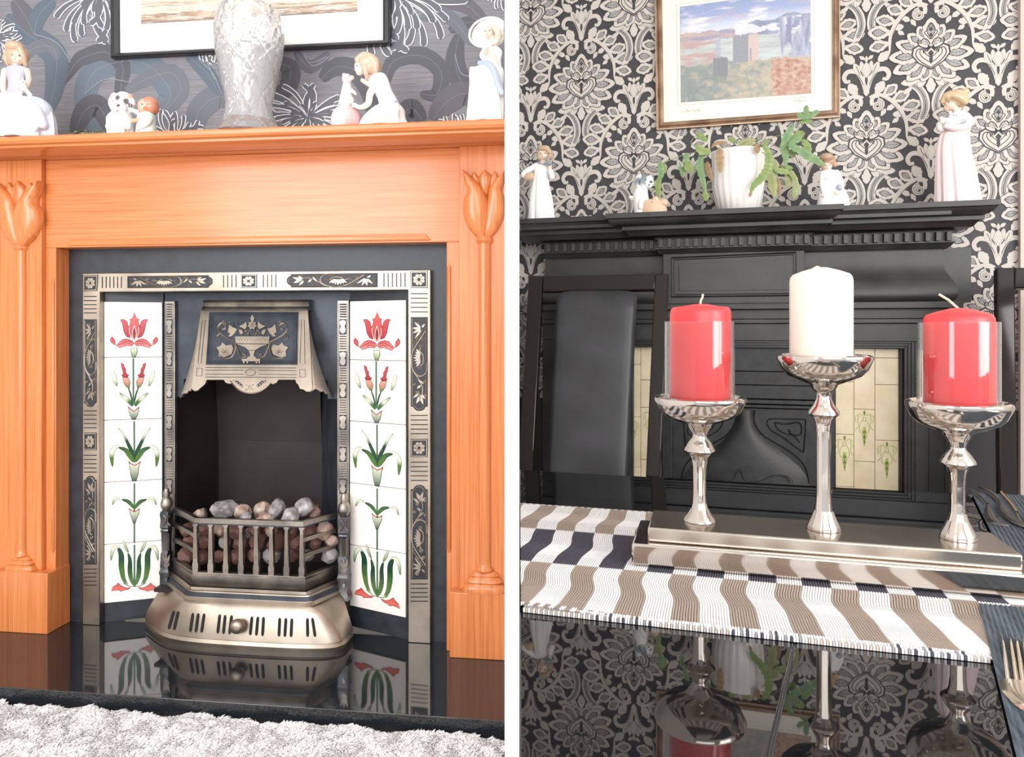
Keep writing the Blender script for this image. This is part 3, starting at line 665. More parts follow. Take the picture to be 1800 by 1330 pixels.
# columns with bars and tulip casts, and turned newels in front of their feet
for s, (c0, c1, b0, b1) in enumerate(((289, 307, 281, 304.5), (592.5, 613.5, 592.5, 617.5))):
    YC = .072; SC = face(LR, YC); mb = MB(); x0, x1 = LR.at(c0, 700, YC).x, LR.at(c1, 700, YC).x; mb.box(x0, x1, YC, YB, ZH, zr(528, YC))
    col = part('ornamental_column', mb, PEWTER, ins, bevel=.0015)
    mb = MB(); mb.stroke(SC, [(c0+2.6, 533), (c1-2.6, 533), (c1-2.6, 862), (c0+2.6, 862)], .9, .0004, closed=True)
    g = MB(); cw = (c1-c0)/18; r_ = 535
    while r_ < 850:
        for k in range(6): g.stroke(SC, [(c0+4.6, r_+k*4.3), (c1-4.6, r_+k*4.3)], 2.6, .0022, .002, round_=True)
        r_ += 29; cx = (c0+c1)/2
        for a in (-1, 1): g.fill(SC, [(cx, r_-2), (cx+a*4.6*cw, r_), (cx+a*4.6*cw, r_+5), (cx+a*2.6*cw, r_+9), (cx+a*4.6*cw, r_+15), (cx+a*3*cw, r_+20), (cx, r_+22)], .0022, .002)
        mb.fill(SC, [(c0+4, r_-3.5), (c1-4, r_-3.5), (c1-4, r_+24), (c0+4, r_+24)], .0003); r_ += 27
    part('column_grooves', mb, DK, col, angle=0, kind='stuff'); part('column_relief', g, PEWTER, col, angle=50)
    YN = .046; xc = LR.at((b0+b1)/2, 900, YN).x; k = (b1-b0)/24.; zz_ = lambda r_: zr(r_, YN, (b0+b1)/2)
    top, bot = (857, 1042) if s == 0 else (866, 1052)
    R_ = lambda t: zz_(lerp(top, bot, t))
    pr = [(.000, 0), (.006, .008), (.0095, .05), (.0085, .085), (.013, .10), (.0155, .13), (.0165, .155), (.0165, .17), (.012, .20), (.010, .22)]
    mb = MB(); mb.lathe([(r*k, R_(t)) for r, t in pr][::-1], (xc, YN, 0), 24); nw = part('newel_finial', mb, PEWTER, ins)
    mb = MB(); sq = lambda a, z: 1/max(abs(math.cos(a)), abs(math.sin(a)))**.8*.9
    pr = [(.0135, .22), (.0145, .25), (.0130, .30), (.0145, .37), (.0115, .385), (.0135, .40), (.0115, .42), (.0105, .60), (.0130, .62), (.0140, .74), (.0135, .76), (.0160, .78), (.0165, .80), (.0145, .82), (.0145, .93), (.0175, .96), (.019, 1.0)]
    mb.lathe([(r*k*1.05, R_(t)) for r, t in pr][::-1], (xc, YN, 0), 32, rip=lambda a, z: sq(a, z))
    nw2 = part('newel_shaft', mb, DARKPEW, ins, angle=30)
    mb = MB(); SN = face(LR, YN-.0145*k); cxp = (b0+b1)/2; u_ = k*.9
    H = bot-top; R2 = lambda t: top+H*t
    for a in (-3.6, -1.2, 1.2, 3.6): mb.stroke(SN, [(cxp+a*k, R2(.43)), (cxp+a*k, R2(.6))], 1.3*k, .001, .002, round_=True)
    for a in (-1, 1):
        mb.stroke(SN, curve([(cxp+a*6*k, R2(.26)), (cxp+a*2*k, R2(.29)), (cxp+a*2*k, R2(.33)), (cxp+a*6*k, R2(.36))], 4), 2*k, .001, .002, round_=True)
        mb.fill(SN, leafpoly((cxp, R2(.74)), (cxp+a*6*k, R2(.63)), 4*k), .0012, .002); mb.fill(SN, leafpoly((cxp, R2(.76)), (cxp+a*6*k, R2(.71)), 3.5*k), .0012, .002)
    mb.fill(SN, leafpoly((cxp, R2(.75)), (cxp, R2(.62)), 4*k), .0014, .002); mb.fill(SN, leafpoly((cxp, R2(.85)), (cxp, R2(.9)), 4*k), .0022, .002)
    part('newel_relief', mb, PEWTER, nw2, angle=50, kind='stuff')
# hood
A_, B_ = LR.at(450, 546, .055), LR.at(450, 668, -.03); d = B_-A_; SH = Surf(LR, A_, (0, d.z, -d.y))
mb = MB(); x0, x1 = LR.at(355, 545, .055).x, LR.at(541, 545, .055).x
prof = [(YB, zr(526, .06)), (.062, zr(527, .062)), (.058, zr(531, .058)), (.064, zr(536, .064)), (.056, zr(540, .056)), (.052, zr(545, .052)), (YB, zr(545, .052))]
mb.loft([[(x, y, z) for y, z in prof] for x in (x0, x1)]); hood_cap = part('hood_cornice', mb, PEWTER, ins)
scal = [(353, 545), (541, 544), (545, 600), (548, 664), (549, 684), (544, 688), (538, 688), (533, 684), (527, 683), (524, 676), (520, 672), (519, 667), (489, 667), (486, 672), (480, 675), (475, 673), (468, 681), (458, 688), (447, 691.5), (437, 691.5), (426, 688), (416, 681), (408, 673), (402, 674), (396, 672), (393, 667), (363, 667), (361, 673), (356, 678), (351, 682), (347, 686), (341, 687), (337, 683), (338, 664), (345, 600)]
mb = MB(); mb.fill(SH, scal, 0, .006); hood = part('hood_front', mb, BRASS, ins, angle=0, bevel=.0008)
for s in (0, 1):
    if s == 0: tf, bf, tb, bb = (353, 545), (337, 684), (353, 545), (316, 699)
    else: tf, bf, tb, bb = (541, 544), (549, 686), (541, 544), (583, 699)
    mb = MB(); n = 14; rows = []
    for k in range(n+1):
        t = k/n; f = SH.p(lerp(tf[0], bf[0], t), lerp(tf[1], bf[1], t), -.003)
        b = LR.at(lerp(tb[0], bb[0], t**1.5), lerp(tb[1], bb[1], t), .078); row = []
        for j in range(9):
            u = j/8; p = f.lerp(b, u); p += Vector((0, 1, 0))*.012*t*math.sin(PI*u); p.z += (.010*abs(math.sin(3*PI*u)) if k == n else 0); row.append(p)
        rows.append(row)
    mb.loft(rows, False, False, False); sd = part('hood_side', mb, LITIRON, ins, angle=60, solid=.004)
mb = MB(); SHo = SH
mb.fill(SHo, [(368, 548), (525, 548), (523, 641), (362, 641)], .0008); part('hood_panel_ground', mb, IRON, hood, angle=0)
mb = MB()
for o in (0, 3.2, 6.4): mb.stroke(SHo, [(370+o, 551+o*.7), (522-o, 551+o*.7), (520.5-o, 638-o*.7), (365+o, 638-o*.7)], 1.6, .0028-o*.0002, .002, closed=True, round_=True)
part('hood_panel_moulding', mb, IRON, hood, angle=50)
mb = MB(); z5 = lambda pts: [(280+x/5, 480+y/5) for x, y in pts]
for q in ([(378, 410), (405, 410), (368, 792), (340, 790)], [(1250, 410), (1276, 410), (1280, 795), (1236, 795)], [(332, 835), (378, 835), (374, 903), (326, 903)], [(1234, 845), (1282, 845), (1284, 912), (1236, 912)]): mb.stroke(SHo, z5(q), .7, .0008, closed=True)
for r_ in (828, 852, 888, 912):
    if r_ in (852, 888): mb.stroke(SHo, z5([(405, r_), (740, r_)]), .8, .0008); mb.stroke(SHo, z5([(870, r_), (1205, r_+4)]), .8, .0008)
    else: mb.stroke(SHo, z5([(405, r_), (1205, r_+4)]), .8, .0008)
mb.stroke(SHo, z5([(802+44*math.cos(t*PI/10), 872+28*math.sin(t*PI/10)) for t in range(20)]), .7, .0008, closed=True)
for a in (-1, 1):
    c = 795; mb.fill(SHo, z5([(c+a*150, 940), (c+a*105, 945), (c+a*60, 985), (c+a*68, 1005)]), .0008)
    mb.stroke(SHo, z5([(c+a*20, 985), (c+a*35, 978)]), .6, .0008); mb.stroke(SHo, z5([(c+a*20, 1020), (c+a*35, 1028)]), .6, .0008)
mb.stroke(SHo, z5([(795, 985), (810, 1002), (795, 1020), (780, 1002)]), .6, .0008, closed=True)
part('hood_engraving', mb, DK, hood, angle=0)
mb = MB()
for a in (-1, 1):
    for k in range(4): t = k/3; x, y = 795+a*lerp(128, 72, t), lerp(950, 992, t); mb.fill(SHo, z5([(x+7*math.cos(q*PI/3), y+7*math.sin(q*PI/3)) for q in range(6)]), .0016, .0008)
mb.stroke(SHo, curve(z5([(625, 945), (680, 1010), (740, 1045), (810, 1055), (880, 1040), (940, 1000), (985, 950)]), 6), 2.2, .002, .002, round_=True)
K = dict(h=.0042, th=.0034, round_=True)
def HS(pts, w_, cl=False): mb.stroke(SHo, curve(z5(pts), 5, cl), w_/5, **K)
def HF(pts, h=.004): mb.fill(SHo, z5(pts), h, .003)
HF([(672, 562), (975, 562), (968, 625), (680, 622)], .0045); HF([(690, 628), (955, 630), (890, 655), (850, 680), (790, 680), (760, 655)])
HF([(790, 684), (848, 684), (835, 715), (838, 740), (800, 740), (805, 715)]); HF([(728, 756), (892, 756), (888, 778), (735, 778)]); HF([(785, 738), (848, 738), (860, 756), (775, 756)])
for a in (740, 770, 850, 875): HF([(a, 780), (a+18, 780), (a+14, 796), (a+4, 796)])
for k in range(12): pass
for a in (-1, 1):
    c = 822; X = lambda x: c+a*(c-x) if a > 0 else x
    S2 = lambda pts, w_, cl=False: HS([(X(x), y) for x, y in pts], w_, cl); F2 = lambda pts, h=.004: HF([(X(x), y) for x, y in pts], h)
    S2([(668, 605), (600, 570), (540, 530), (518, 480), (545, 440), (582, 455), (580, 490), (555, 492)], 15)
    S2([(582, 455), (590, 432), (565, 425), (550, 445)], 10); S2([(540, 530), (510, 555), (520, 580), (548, 590)], 10)
    S2([(668, 600), (672, 660), (640, 735), (580, 750), (535, 720)], 15); S2([(672, 620), (700, 690), (720, 730), (755, 740), (760, 715), (735, 715)], 15)
    F2([(508, 655), (545, 640), (560, 612), (590, 640), (640, 632), (655, 665), (640, 715), (580, 740), (525, 735), (530, 690)], .0034)
    for k in range(5): ang = -2.8+k*.7; HS([(X(585), 705), (X(585+42*math.cos(ang)), 705+42*math.sin(ang))], 12)
    HS([(X(585+18*math.cos(t*PI/3)), 705+18*math.sin(t*PI/3)) for t in range(6)], 9, True)
    F2([(620, 455), (650, 480), (690, 495), (670, 530), (640, 560), (612, 560), (630, 535), (608, 525)]); S2([(655, 450), (668, 470), (675, 490)], 8); S2([(610, 440), (635, 430), (660, 436)], 8)
    F2([(705, 470), (745, 455), (770, 430), (775, 470), (760, 498), (745, 490)]); F2([(700, 500), (730, 505), (745, 530), (720, 545)])
    HS([(X(770+16*math.cos(t*PI/3)), 522+16*math.sin(t*PI/3)) for t in range(6)], 10, True)
    S2([(800, 555), (790, 525), (800, 500)], 9); S2([(690, 440), (700, 455)], 8)
for k in range(7): a = k*2*PI/7-PI/2; mb.fill(SHo, leafpoly(z5([(822, 462)])[0], z5([(822+42*math.cos(a), 462+42*math.sin(a))])[0], 5.6), .0046, .0036)
HS([(822+14*math.cos(t*PI/3), 462+14*math.sin(t*PI/3)) for t in range(6)], 9, True); HF([(822, 368), (840, 400), (834, 425), (812, 425), (806, 400)])
part('hood_urn_relief', mb, BRASS, hood, angle=55)
mb = MB()
for k in range(11):
    for j in range(2): x = 690+k*25+j*12; mb.fill(SHo, z5([(x, 572+j*16), (x+9, 572+j*16), (x+4, 584+j*16)]), .0048)
part('urn_pattern', mb, DK, hood, angle=0)
# ------------------------------------------------ grate
def plan(px0, px1, yb, cp0, cp1, yf, row, n=44, rnd_=0.0, bow=0.0):
    """open plan outline (pixel ends at depth yb, pixel corners at depth yf)"""
    a, b = LR.at(px0, row, yb), LR.at(px1, row, yb); c, d = LR.at(cp0, row, yf), LR.at(cp1, row, yf)
    P_ = [Vector((a.x, yb)), Vector((c.x, yf)), Vector((d.x, yf)), Vector((b.x, yb))]
    out = []; seg = [(0, 1), (1, 2), (2, 3)]
    for si, (i, j) in enumerate(seg):
        m = n//3
        for k in range(m+(1 if si == 2 else 0)):
            t = k/m; p = P_[i].lerp(P_[j], t)
            if si != 1 and bow: dd = (P_[j]-P_[i]).normalized(); p += Vector((dd.y, -dd.x))*bow*math.sin(PI*t)
            out.append(p)
    if rnd_:
        for _ in range(int(rnd_)):
            out = [out[0]]+[(out[k-1]+out[k]*2+out[k+1])/4 for k in range(1, len(out)-1)]+[out[-1]]
    return out
def rail(name, pl_, z0, z1, t, mat, parent, bev=.0012):
    mb = MB(); sweep(mb, [(p.x, p.y) for p in pl_], [(0, z0), (0, z1), (-t, z1), (-t, z0)]); return part(name, mb, mat, parent, bevel=bev)
YG = -.045
gr = part('grate_top_rail', MB().box(0, .0001, 0, .0001, 0, .0001), IRON, ins)
base_pl = lambda row=920, b=.004: plan(303, 591, .052, 342, 533, YG, row, bow=-b)
zt1, zt0 = zr(914, YG), zr(925, YG)
bpy.data.objects.remove(gr, do_unlink=True)
gr = rail('grate_top_rail', base_pl(), zt0+.004, zt1, .012, PEWTER, ins)
rail('grate_top_rail', [p for p in base_pl()[0:]], zt0, zt0+.004, .008, IRON, ins)
full = base_pl(); nn_ = len(full)//3
for r0, r1 in ((943, 950), (971, 978)):
    for side in (0, 1):
        pl_ = full[:nn_+1] if side == 0 else full[2*nn_:]
        rail('grate_side_bar', pl_, zr(r1, YG), zr(r0, YG), .012, PEWTER, ins)
zb1, zb0 = zr(1004, YG), zr(1014, YG)
rail('grate_bottom_rail', plan(302, 592, .052, 339, 536, YG-.004, 1005), zb0, zr(1009, YG), .016, PEWTER, ins)
SB = face(LR, YG)
for k in range(8):
    cx = lerp(343, 530, k/7); xx = LR.at(cx, 960, YG).x; u = .0028
    mb = MB(); z_ = [zt0+.001, zt0-.004, zt0-.006, zr(992, YG), zr(996, YG), zr(1002, YG), zb0]
    w_ = [.0075, .0075, .0045, .0065, .0085, .0085, .0075]; rings = []
    for z, q in zip(z_, w_): rings.append([(xx-q, YG-.001, z), (xx+q, YG-.001, z), (xx+q, YG+.012, z), (xx-q, YG+.012, z)])
    mb.loft(rings[::-1]); bar = part('grate_bar', mb, PEWTER, ins, bevel=.0008)
    mb = MB()
    for a in (-.0018, .0018): mb.box(xx+a*1.1-.0007, xx+a*1.1+.0007, YG-.0022, YG-.0008, zr(986, YG), zr(936, YG))
    part('bar_reeds', mb, BRASS, bar)
# apron plate and ash cover
def ringpl(*a, **k): return plan(*a, **k)
defs = [  # px0, px1, yb, c0, c1, yf, row, smoothing
    (303, 591, .05, 337, 537, YG-.010, 1014, 0), (303, 592, .05, 337, 537, YG-.010, 1040, 0)]
r1_ = plan(*defs[0][:6], 1014); r2_ = plan(*defs[0][:6], 1040)
mb = MB(); z_a, z_b = zr(1015, YG-.01), zr(1043, YG-.01)
mb.loft([[(p.x, p.y+.01, z_a) for p in r1_], [(p.x, p.y, z_a) for p in r1_], [(p.x, p.y, z_b) for p in r1_]], False, False, False); part('apron_plate', mb, PEWTER, ins, angle=25, solid=.004)
fr_in = [plan(302, 592, .048, 336, 538, YG-.011, 1040), plan(299, 595, .046, 333, 541, YG-.016, 1040, rnd_=1), plan(300, 594, .046, 334, 540, YG-.014, 1040, rnd_=1),
         plan(295, 600, .04, 328, 545, YG-.018, 1050, rnd_=2), plan(292, 602, .038, 325, 549, YG-.024, 1056, rnd_=2), plan(293, 601, .038, 327, 547, YG-.021, 1060, rnd_=2),
         plan(289, 604, .034, 322, 552, YG-.026, 1066, rnd_=3), plan(278, 606, .026, 316, 562, YG-.032, 1076, rnd_=6), plan(268, 611, .018, 308, 574, YG-.040, 1092, rnd_=12), plan(258, 617, .008, 300, 588, YG-.047, 1108, rnd_=20),
         plan(255, 621, .002, 296, 594, YG-.052, 1122, rnd_=24), plan(257, 619, .002, 297, 592, YG-.050, 1124, rnd_=24), plan(255, 622, .0, 294, 596, YG-.055, 1127, rnd_=24), plan(257, 620, .0, 296, 594, YG-.053, 1135, rnd_=24)]
rows_ = (1041, 1045, 1047, 1058, 1062, 1064, 1067, 1076, 1092, 1108, 1121, 1122.5, 1128, 1136)
mb = MB(); mb.loft([[(p.x, p.y, zr(r_, YG-.03)) for p in pl_] for pl_, r_ in zip(fr_in, rows_)], False, False, False)
cover = part('ash_cover', mb, BRASS, ins, angle=25)
mb = MB(); mb.loft([[(p.x*.985+.0, p.y+.006, zr(1134, YG-.03)) for p in fr_in[-1]], [(p.x*.985, p.y+.006, ZH) for p in fr_in[-1]]], False, False, False); part('ash_cover_plinth', mb, IRON, ins, solid=.004)
mb = MB(); q = plan(296, 599, .042, 329, 544, YG-.0182, 1050, rnd_=2)
mb.loft([[(p.x, p.y, zr(1049, YG-.03)) for p in plan(297, 598, .043, 330.5, 542.5, YG-.0165, 1050, rnd_=2)], [(p.x, p.y-.0006, zr(1057, YG-.03)) for p in fr_in[3]]], False, False, False); part('cover_band', mb, IRON, ins)
from mathutils.bvhtree import BVHTree
class Hit:
    def __init__(s, room, o):
        b = BASE[o.name]; me = o.data; s.room = room
        s.t = BVHTree.FromPolygons([v.co+b for v in me.vertices], [tuple(p.vertices) for p in me.polygons]); s.n = Vector((0, -1, 0))
    def p(s, px, py, h=0):
        d = s.room.ray(px, py).normalized(); loc, n, i, dist = s.t.ray_cast(s.room.cam, d)
        if loc is None: return s.room.at(px, py, YG)
        if n.dot(d) > 0: n = -n
        return loc+n*h
HC = Hit(LR, cover); zz6 = lambda x, y: (260+x/4.03, 820+y/4.03)
slots = [((185, 1020), (148, 1150)), ((216, 1024), (185, 1155)), ((320, 1036), (300, 1170)), ((358, 1038), (340, 1172)), ((400, 1040), (380, 1174)), ((510, 1046), (495, 1180)), ((548, 1050), (535, 1184)), ((594, 1052), (578, 1186)),
         ((738, 1060), (725, 1192)), ((780, 1062), (768, 1196)), ((820, 1064), (812, 1198)), ((935, 1070), (928, 1202)), ((978, 1072), (970, 1204)), ((1020, 1074), (1014, 1206)), ((1130, 1072), (1132, 1204)), ((1165, 1070), (1185, 1204))]
for a, b in slots:
    A2, B2 = zz6(*a), zz6(*b); mb = MB(); n = 8; pts = [(lerp(A2[0], B2[0], k/n), lerp(A2[1], B2[1], k/n)) for k in range(n+1)]
    mb.stroke(HC, pts, [3]+[5.2]*(n-1)+[3], .0007); s1 = part('vent_slot', mb, M('slot_shade', (.006, .006, .006), .8) if 'slot_shade' not in bpy.data.materials else bpy.data.materials['slot_shade'], cover, angle=0)  # black strip laid on the cover, painting the darkness inside a slot
kp = HC.p(*zz6(655, 1112)); mb = MB()
prof = [(.010, -.030), (.016, -.026), (.0195, -.018), (.018, -.010), (.010, -.004), (.009, .004)]
rings = [[(kp.x+r*math.cos(2*PI*j/20), kp.y+y, kp.z+r*math.sin(2*PI*j/20)) for j in range(20)] for r, y in prof if r > 0]
mb.loft(rings); part('cover_knob', mb, BRASS, cover, label='round steel knob')
# coals
def lump(seed, r, sub=3):
    bm = bmesh.new(); bmesh.ops.create_icosphere(bm, subdivisions=sub, radius=1); rnd = random.Random(seed); o = Vector((seed*3.1, seed*1.7, 0)); q = [rnd.uniform(.8, 1.15) for _ in range(3)]
    cuts = [(Vector([rnd.gauss(0, 1) for _ in range(3)]).normalized(), rnd.uniform(.62, .85)) for _ in range(7)]
    for v in bm.verts:
        p = v.co.copy()
        for n, dd in cuts:
            e = p.dot(n)
            if e > dd: p -= n*(e-dd)*.9
        p *= 1+.10*noise.noise(p*2.2+o)+.04*noise.noise(p*6+o)
        v.co = Vector((p.x*q[0], p.y*q[1], p.z*q[2]))*r
    me = bpy.data.meshes.new('coal'); bm.to_mesh(me); bm.free(); me.shade_smooth(); me.set_sharp_from_angle(angle=math.radians(22)); return me
COALM = [noisy(M('ashy_grey_coal', rough=.3), srgb(96, 92, 94), srgb(190, 186, 188), 45, p0=.3, p1=.7, bump=.4, bscale=90), noisy(M('rusty_brown_coal', rough=.33), srgb(62, 38, 34), srgb(128, 92, 82), 45, bump=.4, bscale=90), noisy(M('tan_coal', rough=.3), srgb(128, 98, 84), srgb(200, 180, 168), 50, bump=.4, bscale=90)]
tops = [(352, 905, .05, .019, 2), (394, 893, .03, .028, 0), (427, 899, .04, .022, 2), (432, 910, .0, .016, 0), (462, 897, .08, .022, 2), (465, 913, .0, .020, 2), (487, 894, .03, .024, 0), (512, 906, .0, .023, 0), (535, 892, .04, .029, 0), (552, 899, .06, .024, 1)]
names = ['tan lump at the left end of the coal bed', 'big round grey coal at the left of the top row', 'tan and cream coal just right of the big round grey coal', 'small pale coal lying before the tan coal near the rail', 'flat tan coal at the back middle of the coal bed', 'pale coal peeping over the rail at mid grate', 'shiny grey coal right of the middle of the bed', 'cracked grey coal by the rail, right of the middle', 'largest grey coal, high at the right of the bed', 'brown coal tucked behind the largest grey one']
for k, (px, py, y, r, m_) in enumerate(tops):
    p = LR.at(px, py, y); o = bpy.data.objects.new('coal', lump(k+1, r*1.15)); o.data.materials.append(COALM[m_]); COL.objects.link(o); o.matrix_world = LR.M @ Matrix.Translation(p) @ Matrix.Rotation(k*1.3, 4, 'Z')
    tag(o, names[k], 'coal', 'coals in the grate')
protos = [lump(30+k, 1, 2) for k in range(5)]
for k in range(34):
    rnd = random.Random(k+77); col_ = k % 9; lay = (k//9); px = 326+col_*31+rnd.uniform(-5, 5)+(8 if lay % 2 else 0); py = 932+lay*22+rnd.uniform(-3, 3)
    if lay == 3: px, py = 345+col_*24, 936
    y = rnd.uniform(-.012, .012) if lay < 3 else .06
    if px < 345 or px > 535: y = .045
    p = LR.at(px, py, y); me = protos[k % 5].copy(); o = bpy.data.objects.new('coal', me); me.materials.append(COALM[(1, 1, 1, 2, 1, 0)[rnd.randrange(6)] if lay else (1, 2, 1, 1)[rnd.randrange(4)]]); COL.objects.link(o)
    o.matrix_world = LR.M @ Matrix.Translation(p) @ Matrix.Rotation(rnd.uniform(0, 6), 4, 'Z') @ Matrix.Rotation(rnd.uniform(0, 3), 4, 'X') @ Matrix.Scale(rnd.uniform(.021, .027), 4)
    tag(o, 'dark reddish coal seen between the upright grate bars', 'coal', 'coals behind the grate bars')
# ================================================================== RIGHT ALCOVE
def R(px, py, yl): return RR.at(px, py, yl)
def rz(row, yl, px=1300): return RR.at(px, row, yl).z
def rx(px, yl, row=500): return RR.at(px, row, yl).x
# ---- damask print: one motif, mirrored halves, repeated on a half-drop lattice
CR, CD, CS, CM = srgb(205, 197, 189), srgb(58, 56, 60), srgb(168, 164, 162), srgb(120, 116, 116)
def damask():
    mb = MB(); KS = .0006; lay = [.0002]
    def up(d=.000006): lay[0] += d; return lay[0]
    def both(fn):
        for s in (1, -1): fn(s)
    def F(pts, c, s=1): mb.fill(MSurf(k=KS), [(x*s, y) for x, y in pts], up(), c=c)
    def ST(pts, w, c, s=1, closed=False, cur=True):
        q = [(x*s, y) for x, y in pts]; q = curve(q, 5, closed) if cur else q
        mb.stroke(MSurf(k=KS), q, w, up(), c=c, closed=closed)
    def lobed(a, b, w, lobes, n=22, base=.12):
        dx, dy = b[0]-a[0], b[1]-a[1]; l = math.hypot(dx, dy); nx, ny = -dy/l, dx/l; top, bot = [], []
        for k in range(n+1):
            t = k/n; env = (1-.42*t**4)*(base+(1-base)*math.sin(PI*min(1, t*.93+.02)**1.25))*w/2 if t < 1 else 0
            q = env*(.88+.2*abs(math.sin(PI*lobes*t)))
            x, y = a[0]+dx*t, a[1]+dy*t; top.append((x+nx*q, y+ny*q)); bot.append((x-nx*q, y-ny*q))
        return top+bot[::-1]
    def leaf(a, b, w, s, lobes=4, inner=True, out=True):
        p = lobed(a, b, w, lobes)
        if out: F([(x+(x-(a[0]+b[0])/2)*.06, y+(y-(a[1]+b[1])/2)*.06) for x, y in p], CD, s)
        F(p, CR, s)
        if inner:
            a2 = (lerp(a[0], b[0], .24), lerp(a[1], b[1], .24)); b2 = (lerp(a[0], b[0], .84), lerp(a[1], b[1], .84))
            F(lobed(a2, b2, w*.52, 7, base=.02), CD, s)
            a3 = (lerp(a[0], b[0], .29), lerp(a[1], b[1], .29)); b3 = (lerp(a[0], b[0], .79), lerp(a[1], b[1], .79)); F(lobed(a3, b3, w*.40, 1, n=10, base=.02), CS, s)
            ST([a3, b3], 3, CM, s, cur=False)
            dx, dy = b3[0]-a3[0], b3[1]-a3[1]; l = math.hypot(dx, dy); nx, ny = -dy/l, dx/l
            for k in (.25, .45, .65, .82):
                x, y = a3[0]+dx*k, a3[1]+dy*k; g = w*.16
                for sg in (-1, 1): ST([(x, y), (x+nx*g*sg+dx*.1, y+ny*g*sg+dy*.1)], 2, CM, s, cur=False)
    def band(pts, w, s):        # curved horn with a seeded middle
        ST(pts, [w*1.16*(.75+.25*math.sin(PI*k/(5*(len(pts)-1)))) for k in range(5*(len(pts)-1)+1)], CD, s)
        ST(pts, [w*(.75+.25*math.sin(PI*k/(5*(len(pts)-1)))) for k in range(5*(len(pts)-1)+1)], CR, s)
        c = curve(pts, 5); ST(c[2:-2], w*.46, CD, s, cur=False); ST(c[2:-2], w*.36, CS, s, cur=False)
        for k in range(2, len(c)-2): x, y = c[k]; mb.fill(MSurf(k=KS), [(x*s+4*math.cos(q*PI/3), y+4*math.sin(q*PI/3)) for q in range(6)], up(.000002), c=CD)
    def scroll(cx, cy, r, a0, turns, w, s):
        n = 16; p = [(cx+lerp(r, r*.12, k/n)*math.cos(a0+turns*2*PI*k/n), cy+lerp(r, r*.12, k/n)*math.sin(a0+turns*2*PI*k/n)) for k in range(n+1)]
        ST(p, [lerp(w, w*.7, k/n) for k in range(n+1)], CR, s, cur=False); ST(p, 2.4, CD, s, cur=False)
    def half(s):
        band([(96, -176), (60, -200), (34, -240), (24, -290), (30, -330), (50, -376)], 42, s)
        leaf((50, -162), (140, -170), 42, s, 3, False); leaf((84, -192), (128, -226), 26, s, 2, False); leaf((20, -150), (60, -196), 34, s, 2, False)
        # wreath arm
        arm = [(14, 232), (36, 255), (52, 285), (30, 322), (10, 300)]
        leaf((44, 236), (84, 306), 52, s, 4, False); leaf((78, 224), (148, 282), 60, s, 4); leaf((118, 196), (206, 236), 64, s, 4); leaf((156, 152), (262, 180), 66, s, 5); leaf((182, 100), (298, 112), 80, s, 5); leaf((192, 48), (292, 26), 66, s, 4); leaf((190, 8), (248, -44), 48, s, 3, False); leaf((180, 122), (126, 128), 38, s, 3, False); leaf((140, 180), (98, 152), 30, s, 2, False)
        ST([(14, 226), (56, 238), (104, 212), (148, 168), (178, 114), (192, 60), (192, 8)], [8+16*math.sin(PI*k/30) for k in range(31)], CR, s)
        ST([(52, 230), (98, 204), (142, 160), (172, 108), (184, 60)], 3, CD, s)
        scroll(54, 180, 30, PI*.5, -1.35, 20, s); ST([(62, 230), (34, 226), (26, 204), (30, 182)], 20, CR, s)
        # finial scroll pair
        ST([(4, 246), (12, 290), (26, 334), (54, 366), (90, 368), (108, 342), (98, 316), (78, 320)], [15+9*math.sin(PI*k/35) for k in range(36)], CR, s)
        ST([(8, 262), (20, 306), (40, 342), (68, 356), (92, 346), (92, 330)], 3.4, CD, s)
        leaf((30, 344), (60, 412), 34, s, 4, False); leaf((14, 346), (26, 420), 26, s, 3, False); leaf((5, 424), (34, 446), 18, s, 1, False); ST([(32, 352), (50, 396)], 3, CD, s, cur=False)
        ST([(6, 250), (11, 300), (9, 350)], 9, CR, s)
        # sprigs
        for a, b in (((70, 122), (92, 160)), ((124, 84), (154, 104))):
            leaf(a, b, 24, s, 3, False, False)
    both(half)
    leaf((0, 292), (0, 232), 30, 1, 2, False); leaf((0, 404), (0, 446), 16, 1, 1, False); leaf((0, 330), (0, 412), 40, 1, 3, False); leaf((0, -148), (0, -232), 46, 1, 3, False)
    for a, b, w in (((0, -76), (42, -168), 62), ((10, -66), (112, -158), 76), ((20, -50), (178, -112), 84), ((20, -34), (198, -32), 84), ((20, -14), (166, 44), 76), ((16, 8), (110, 84), 66), ((6, 30), (60, 118), 66)):
        both(lambda s: leaf(a, b, w, s, 4))
    leaf((0, 10), (0, 158), 84, 1, 5)
    # heart centre
    both(lambda s: F([(0, -112), (60, -74), (92, -30), (86, 8), (60, 22), (34, 8), (20, -12), (0, 10)], CD, s)); both(lambda s: F([(0, -104), (56, -70), (84, -30), (79, 2), (58, 14), (36, 2), (18, -18), (0, 2)], CR, s))
    for m_, w_ in ((1, 5), (.74, 4), (.46, 4)):
        both(lambda s: ST([(0, -100*m_-6*(1-m_)), (46*m_, -66*m_), (70*m_, -30*m_), (62*m_, -2*m_), (40*m_, -2*m_), (34*m_, -24*m_)], w_, CD, s))
    F([(0, -84), (9, -60), (6, -40), (14, -24), (0, -8), (-14, -24), (-6, -40), (-9, -60)], CD)
    both(lambda s: scroll(24, 26, 15, 0, 1.2, 8, s)); both(lambda s: ST([(4, 20), (16, 44), (34, 52), (46, 40)], 5, CD, s)); both(lambda s: ST([(3, 46), (18, 66), (30, 84), (14, 96)], 4, CD, s)); both(lambda s: ST([(48, 8), (62, 34), (56, 50)], 5, CD, s))
